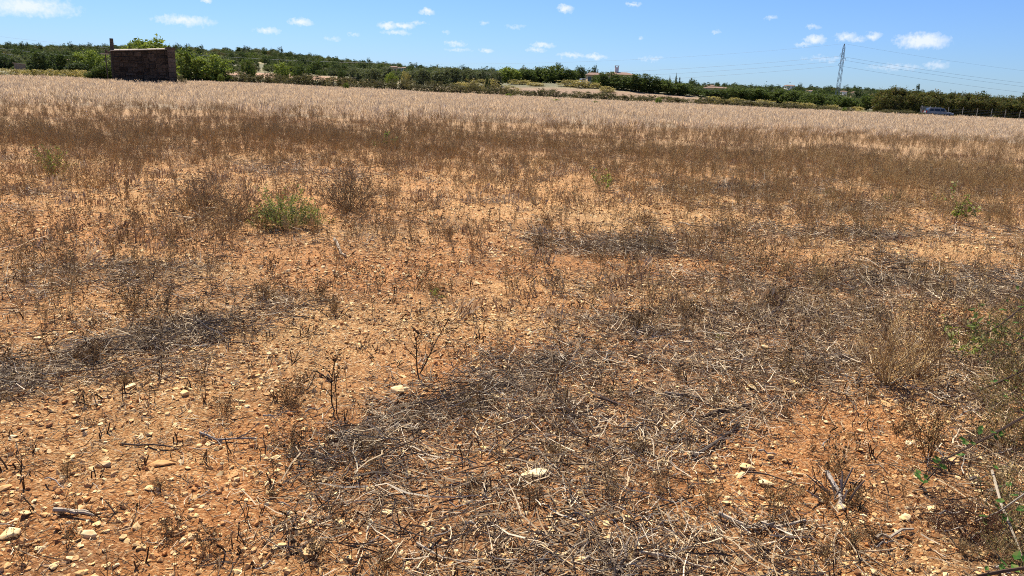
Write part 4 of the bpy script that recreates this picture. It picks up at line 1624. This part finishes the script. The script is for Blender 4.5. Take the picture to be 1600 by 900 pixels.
def stones():
    random.seed(21)
    shapes = [rock_round(800 + i) for i in range(12)]
    LAB = {'squarish': 'squarish cream stone block lying near a split dry stick', 'rust': 'reddish ochre stone lying among the grey straw', 'flat': 'wide flat ochre stone slab set in the red soil',
           'white': 'whitish limestone lump lying on the ground', 'tan': 'tan angular stone half buried beside a dark weed stub', '': 'loose cream limestone lying on the stony red soil'}

    def put(px, py, w, k):
        p = P(px, py)
        d = np.linalg.norm(p - CAM)
        s = w * d / F / 2 * 1.05
        o = obj('stone', random.choice(shapes))
        o.location = (p[0], p[1], p[2] + s * .16)
        o.scale = (s, s * random.uniform(.8, 1.1), s * (.5 if k == 'flat' else random.uniform(.75, 1.15)))
        o.rotation_euler = (random.gauss(0, .15), random.gauss(0, .15), random.uniform(0, 6.28) if k != 'flat' else .2)
        sm = straw_mask(p[0:1], p[1:2])[0]
        lab = LAB[k]
        if not k:
            size = 'small' if s < .016 else ('fist sized' if s < .03 else 'large')
            where = 'sunk in thick grey straw' if sm > .45 else ('lying among scattered straw' if sm > .15 else 'lying on bare red soil')
            far = '' if d < 5 else (' out among the first weeds' if d < 8 else ' far out among the dried weeds')
            lab = '%s cream limestone %s%s' % (size, where, far)
        tag(o, lab, 'stone', 'loose stones on the field')
    for a in BIG:
        put(*a)
    n = 0
    while n < 190:
        px, py = random.uniform(0, 1600), 400 + 500 * random.random() ** .8
        if vn(np.array([px / 90]), np.array([py / 60]), 303)[0] < .35:
            continue
        put(px, py, random.uniform(8, 14) * (.6 + .4 * (py - 400) / 500), '')
        n += 1


stones()


# ------------------------------------------------------------------ sticks and branches lying about
def lying(name, pxs, r_px, mat, label, cat='stick', lift=.012, group=None, twigs=0, ends=None):
    pts = [P(x, y) for x, y in pxs]
    o0 = pts[0].copy()
    d = np.linalg.norm(o0 - CAM)
    r = r_px * d / F / 2
    q = []
    # resample with wobble
    for i in range(len(pts) - 1):
        for t in (0, .5):
            v = pts[i] + (pts[i + 1] - pts[i]) * t
            q.append(v)
    q.append(pts[-1])
    q = [Vector((v[0] - o0[0] + random.gauss(0, r * .5), v[1] - o0[1] + random.gauss(0, r * .5), tz(v[0], v[1]) - o0[2] + r * .8 + lift * random.uniform(.3, 1.2))) for v in q]
    n = len(q)
    b = MB()
    b.tube(q, [r * (1 - .45 * i / (n - 1)) * random.uniform(.9, 1.06) for i in range(n)], None, 6)
    for _ in range(twigs):
        k = random.randint(1, n - 2)
        dd = (q[k + 1] - q[k]).normalized()
        s = Vector((-dd.y, dd.x, .25)) * random.choice((-1, 1))
        b.tube(jitter_line(q[k], dd + s * random.uniform(.4, 1), random.uniform(.06, .16), 3, .2), [r * .5, r * .4, r * .3, r * .2], None, 4)
    o = b.build(name, mat)
    o.location = o0
    return tag(o, label, cat, group)


def sticks():
    random.seed(33)
    D, W = MAT['stick'], MAT['palestick']
    lying('split_stick', [(88, 806), (118, 809), (152, 814)], 6, W, 'short bleached split stick lying on bare red soil')
    lying('split_stick', [(98, 803), (125, 804), (140, 807)], 5, W, 'thinner bleached splinter lying against the split stick')
    lying('branch', [(1098, 657), (1140, 643), (1180, 630)], 7, D, 'thick dark branch lying across the straw patch', twigs=2)
    lying('branch', [(1040, 623), (1070, 626), (1100, 629)], 6, D, 'short dark branch lying behind the thick dark one')
    lying('branch', [(1085, 724), (1120, 694), (1155, 668)], 6, D, 'long dark crooked branch pointing away over the straw', twigs=3)
    lying('branch', [(1054, 693), (1072, 692)], 5, D, 'stubby dark twig lying beside the crooked branch')
    lying('branch', [(1120, 812), (1170, 830), (1210, 828), (1254, 823)], 7, W, 'pale grey branch lying over the stones and bare soil', twigs=3)
    lying('branch', [(1365, 848), (1390, 842), (1425, 830)], 6, W, 'pale snapped stick with a white broken end')
    lying('branch', [(1165, 742), (1200, 748), (1250, 762)], 3, D, 'thin wavy twig bridging several stones')
    lying('branch', [(960, 900), (975, 880), (985, 850)], 7, D, 'brown stub of root poking up from the straw')
    lying('branch', [(830, 700), (850, 720), (872, 742)], 4, W, 'curved pale stem lying above the flat ochre slab')
    lying('branch', [(895, 716), (910, 720), (925, 727)], 4, W, 'short pale stem lying past the flat ochre slab')
    lying('branch', [(486, 702), (510, 716), (540, 730)], 3.5, W, 'straight pale stem at the tip of the dark windrow')
    lying('branch', [(190, 696), (240, 700), (275, 706)], 3, D, 'thin dark twig lying near the split rock')
    lying('branch', [(312, 682), (340, 690), (400, 690)], 4, D, 'forked dark twig lying on bare red soil', twigs=3)
    lying('branch', [(650, 855), (690, 880), (735, 888)], 4, W, 'long bent pale stem in the straw by a whitish stone')
    lying('branch', [(1000, 870), (1060, 880), (1110, 893)], 5, W, 'thick pale stem in the tangled straw at the field corner')
    lying('branch', [(1290, 745), (1310, 780), (1318, 800)], 6, D, 'broken grey stake beside the pale cut stub')
    lying('branch', [(520, 380), (530, 390), (540, 405)], 5, W, 'bleached broken stems fallen beside the dry bushes')
    lying('branch', [(1060, 352), (1080, 356), (1100, 356)], 3, W, 'pale stick lying in the distant weeds')
    n = 0
    while n < 170:
        px, py = random.uniform(420, 1600), random.uniform(520, 898)
        if n > 135:
            px = random.uniform(0, 1600)
        g = P(px, py)
        if straw_mask(g[0:1], g[1:2])[0] < .18 and n <= 135:
            continue
        mt = random.choice((D, D, W))
        sm = straw_mask(g[0:1], g[1:2])[0]
        a = random.gauss(-.1, .5)
        l = random.uniform(16, 46) * (.4 + .6 * (py - 450) / 450)
        c = random.gauss(0, .2)
        e = [(px, py), (px + math.cos(a) * l * .5, py + math.sin(a) * l * .4), (px + math.cos(a + c) * l, py + math.sin(a + c) * l * .8)]
        if max(q[1] for q in e) > 930:
            continue
        lying('dry_stick', e, random.uniform(1.6, 3.0), mt, ('bleached' if mt is W else 'dark') + ' dead weed stem lying ' + ('in thick straw litter' if sm > .45 else 'in thin straw litter' if sm > .15 else 'on bare red soil') + (', short' if l < 22 else ', long' if l > 32 else ''), 'stem', .03, 'dead stems lying in the straw', 1 if random.random() < .3 else 0)
        n += 1


sticks()

# ------------------------------------------------------------------ single plants one can pick out
LEAFG = [(.20, .24, .07), (.27, .29, .10), (.14, .18, .055), (.32, .31, .13)]
LEAFD = [(.05, .12, .025), (.07, .155, .03), (.04, .09, .02)]


def plant(name, b, px, py, label, cat='plant', group=None, mat='weed', hpx=None, h=None, rz=None):
    p = P(px, py)
    o = b.build(name, MAT[mat])
    o.location = (p[0], p[1], p[2])
    if rz is None:
        rz = random.uniform(0, 6.28)
    o.rotation_euler = (0, 0, rz)
    if hpx:
        d = np.linalg.norm(p - CAM)
        s = hpx * d / F / h
        o.scale = (s, s, s)
    return tag(o, label, cat, group)


def single_plants():
    random.seed(55)
    plant('dry_bush', weed(.5, 60, 8, PAL_GREY + PAL_WEED, .0024, 1.7, 2, .4, .24), 372, 345, 'large grey brown dried bush beside the yellow green shrub', 'bush', hpx=72, h=.5)
    plant('dry_bush', weed(.5, 80, 9, PAL_WEED + PAL_GREY, .0026, 1.3, 2, .4, .2), 545, 328, 'wide reddish brown dried bush past the yellow green shrub', 'bush', hpx=72, h=.5)
    plant('dry_bush', weed(.5, 60, 9, PAL_GREY, .0026, 1.3, 2, .4, .2), 318, 330, 'twiggy grey dried bush touching the large grey brown one', 'bush', hpx=62, h=.5)
    plant('green_shrub', weed(.5, 70, 9, [(.17, .17, .08), (.13, .13, .06)], .0022, 1.7, 0, .4, .24, 6, LEAFG + [(.36, .33, .13), (.42, .38, .17)], .014), 448, 356, 'yellow green leafy shrub standing between dried bushes', 'shrub', mat='leaf', hpx=64, h=.5)
    plant('green_shrub', weed(.5, 12, 8, [(.13, .13, .06)], .003, .7, 0, .4, .14, 4, LEAFG, .016), 495, 358, 'small trailing green plant at the foot of the yellow green shrub', 'plant', mat='leaf', hpx=32, h=.5)
    plant('dry_bush', weed(.4, 26, 9, PAL_BLACK + PAL_WEED, .003, .7, 2, .4), 265, 382, 'small dark dried tussock on the red soil', 'bush', hpx=36, h=.4)
    plant('green_shrub', weed(.5, 26, 8, PAL_WEED + [(.13, .13, .06)], .003, .7, 1, .4, .14, 2, LEAFG, .018), 82, 278, 'brown shrub with a few green leaves among the weeds', 'shrub', mat='leaf', hpx=44, h=.5)
    plant('dry_bush', weed(.4, 22, 9, PAL_BLACK + PAL_WEED, .003, .6, 2, .4), 842, 393, 'dark brown tussock of dried weed before the windrow', 'bush', hpx=34, h=.4)
    plant('dry_bush', weed(.4, 34, 10, PAL_GREY + PAL_WEED, .0026, .7, 2, .4), 1385, 600, 'wiry pale brown bush growing near the bramble', 'bush', hpx=100, h=.4)
    plant('dry_bush', weed(.4, 30, 10, PAL_GREY + PAL_WEED, .0026, .8, 2, .4), 1430, 585, 'wiry brown bush leaning on its paler neighbour', 'bush', hpx=84, h=.4)
    plant('dry_bush', weed(.4, 14, 11, PAL_BLACK + PAL_WEED, .0024, .35, 3, .4), 1450, 712, 'upright dark brown weed clump standing over the bramble cane', 'weed', hpx=95, h=.4)
    plant('dry_bush', weed(.4, 44, 11, [(.10, .05, .035), (.13, .07, .045), (.08, .045, .03)], .0022, 1.1, 2, .45, .3), 1510, 835, 'dark reddish cushion of dried weed beneath the bramble', 'bush', hpx=70, h=.4)
    plant('dry_bush', weed(.4, 30, 9, [(.30, .19, .09), (.24, .14, .07)], .0017, .8, 2, .45, .2), 1030, 768, 'small rusty orange tuft of dried weed by the stones', 'tuft', hpx=45, h=.4)
    for (px, py, hp, lab) in ((653, 584, 112, 'tall forked black weed skeleton standing on bare red soil'), (681, 530, 62, 'thin straight dark weed stalk behind the forked skeleton'), (533, 641, 105, 'single slender brown weed stalk with a dark base'),
                              (545, 600, 60, 'short rusty weed stalk beside the slender brown one'), (868, 548, 56, 'reddish slender weed near the end of the dark windrow'), (318, 625, 70, 'thin dark weed stalk near a cream stone'), (755, 520, 50, 'small dark forked weed on orange soil'), (1130, 400, 50, 'brown upright weed on pale soil far out')):
        h = .4
        plant('weed_stalk', weed(h, 2 if hp > 100 else 1, 8, PAL_BLACK, .0042 if hp > 100 else .003, .28, 2, .55, .12), px, py, lab, 'weed', hpx=hp, h=h)
    for (px, py, hp, lab) in ((680, 466, 22, 'small bright green sprig on orange soil'), (1290, 308, 14, 'small fresh green sprig by the dark straw band'), (1495, 352, 44, 'green leafy stalk standing in the far brown weeds'), (940, 300, 34, 'pale green leafy stalk among the brown weeds'), (606, 232, 30, 'dull green weed standing in the dense brown weeds'),
                              (1390, 318, 16, 'low green seedling in the weeds past the straw bands'), (1465, 320, 16, 'low yellow green seedling in the brown weeds'), (1120, 535, 14, 'fresh green leaf cluster lying in the grey straw'), (1545, 548, 60, 'dull green wiry plant beside the bramble bush'), (1500, 560, 56, 'olive green wiry plant between bramble and pale bush'), (800, 150, 6, 'tiny green weed in the pale wheat')):
        plant('green_sprig', weed(.3, 5, 6, [(.12, .14, .05)], .003, .5, 0, .4, .14, 4, LEAFG, .02), px, py, lab, 'plant', mat='leaf', hpx=hp, h=.3)
    # pale cut stump
    b = MB()
    for _ in range(11):
        d = Vector((random.gauss(0, .7), random.gauss(0, .7), 1))
        r = random.uniform(.003, .0055)
        b.tube(jitter_line((random.gauss(0, .02), random.gauss(0, .02), -.02), d, random.uniform(.07, .17), 3, .1), [r, r, r * .9, r * .7], random.choice([(.42, .35, .28), (.3, .24, .19), (.16, .12, .1)]), 5)
    plant('cut_stump', b, 1310, 785, 'pale cut shrub stump with splayed broken stems', 'stump', hpx=48, h=.15)
    # dried weeds in the near field, countable
    shapes = [weed(random.uniform(.16, .34), random.randint(2, 5), 7, PAL_WEED + PAL_BLACK, .0022, .3, 3).mesh('weed', MAT['weed']) for _ in range(10)]
    tus = [weed(random.uniform(.14, .24), random.randint(14, 24), 6, PAL_BLACK + PAL_WEED, .0018, .7, 2, .45, .2).mesh('weed', MAT['weed']) for _ in range(6)]
    n = 0
    while n < 240:
        px, py = random.uniform(0, 1600), 330 + 570 * random.random() ** 1.15
        p = P(px, py)
        if fbm(p[0:1] / .9, p[1:2] / .7, 97, 3)[0] < .47 and random.random() < .75:
            continue
        t = n % 3 == 0
        o = obj('tussock' if t else 'dry_weed', random.choice(tus if t else shapes))
        o.location = p
        s = random.uniform(.45, 1.05) * (.55 if py > 650 else .8 if py > 520 else 1)
        o.scale = (s, s, s)
        o.rotation_euler = (random.gauss(0, .08), random.gauss(0, .08), random.uniform(0, 6.28))
        sm = straw_mask(p[0:1], p[1:2])[0]
        where = 'in thick grey straw' if sm > .45 else ('among scattered straw' if sm > .15 else 'on bare red soil')
        where += '' if p[1] < 5 else (' before the dried bushes' if p[1] < 8 else ' level with the dried bushes')
        size = 'small' if s < .6 else ('tall' if s > .85 else 'middling')
        if t:
            tag(o, size.replace('tall', 'wide') + ' dark tussock of dried weed ' + where, 'tussock', 'dark tussocks on the near soil')
        else:
            tag(o, size + ' upright dried brown weed ' + where, 'weed', 'upright dried weeds on the near soil')
        n += 1


single_plants()


def bramble():
    random.seed(66)
    p0 = P(1610, 700)
    r = empty('bramble', tuple(p0))
    tag(r, 'green leaved bramble with long arching canes at the field side', 'bramble')
    o = Vector(p0)
    canes = [([(1640, 640, .30), (1600, 651, .30), (1545, 682, .24), (1475, 718, .16), (1456, 742, .08), (1436, 762, .01)], 3.6, D1),
             ([(1640, 470, .25), (1600, 478, .22), (1560, 510, .16), (1510, 540, .06)], 3.0, D1),
             ([(1640, 560, .25), (1600, 578, .2), (1555, 600, .12), (1525, 612, .04)], 3.0, D1),
             ([(1550, 735, .10), (1565, 790, .12), (1590, 850, .06), (1600, 880, .03)], 3.2, P1),
             ([(1530, 900, .05), (1570, 892, .12), (1620, 885, .18)], 5, D1),
             ([(1640, 760, .25), (1600, 772, .2), (1560, 800, .12), (1530, 812, .04)], 2.6, P1),
             ([(1640, 530, .3), (1605, 520, .28), (1570, 545, .2), (1540, 570, .1)], 2.6, D1)]
    tips = []
    for (pts, w, col) in canes:
        q = [Vector(P(x, y, h)) for x, y, h in pts]
        rr = w * (q[0] - Vector(CAM)).length / F / 2
        b = MB()
        b.tube([v - o for v in q], [rr * (1 - .12 * i) for i in range(len(q))], col, 5)
        b.build('cane', MAT['weed'], r)
        for i in range(len(q) - 1):
            for _ in range(3):
                t = random.random()
                tips.append(q[i].lerp(q[i + 1], t) + Vector((random.gauss(0, .02), random.gauss(0, .02), random.gauss(.015, .012))))
    extra = [(1568, 488, .2), (1582, 505, .2), (1507, 692, .2), (1468, 728, .14), (1438, 742, .05), (1572, 618, .2), (1566, 675, .25), (1565, 885, .1), (1595, 795, .2), (1592, 870, .15), (1530, 668, .2), (1590, 450, .2), (1575, 470, .2), (1595, 470, .25)]
    for x, y, h in extra:
        for _ in range(2):
            tips.append(Vector(P(x, y, h)) + Vector((random.gauss(0, .008), random.gauss(0, .008), random.gauss(0, .008))))
    for e in tips:
        b = MB()
        s = random.uniform(.010, .022)
        n = Vector((random.gauss(0, .5), random.gauss(-.3, .5), 1)).normalized()
        a = n.orthogonal().normalized(); a.rotate(Matrix.Rotation(random.uniform(0, 6.28), 3, n))
        c = n.cross(a)
        ee = e - o
        pts = [ee - a * s, ee - a * s * .3 + c * s * .62, ee + a * s * .4 + c * s * .5, ee + a * s * 1.1, ee + a * s * .4 - c * s * .5, ee - a * s * .3 - c * s * .62]
        mid = ee - n * s * .18
        for i in range(6):
            b.poly([mid, pts[i], pts[(i + 1) % 6]], random.choice(LEAFD + LEAFG[:1]))
        b.build('leaf', MAT['leaf'], r)
    # wiry dry stems tangled below
    for (px, py, hp, n) in ((1580, 600, 110, 40), (1595, 700, 110, 36), (1560, 560, 90, 36), (1600, 830, 120, 36), (1540, 630, 64, 28), (1605, 540, 90, 38), (1572, 770, 80, 30), (1605, 900, 120, 36), (1590, 500, 50, 28), (1560, 690, 70, 28), (1610, 640, 120, 36), (1550, 870, 60, 24)):
        plant('dry_undergrowth', weed(.4, n, 9, PAL_GREY + PAL_WEED + [(.14, .13, .06)], .0020, 1.1, 1, .45, .25, 2, LEAFG[:3] + [(.09, .12, .04), (.14, .13, .05)] * 2 + PAL_WEED, .008), px, py, 'tangled dry undergrowth growing through the bramble canes', 'undergrowth', 'undergrowth in the bramble', 'leaf', hpx=hp * .72, h=.4)


D1 = (.09, .06, .045)
P1 = (.40, .34, .26)
bramble()
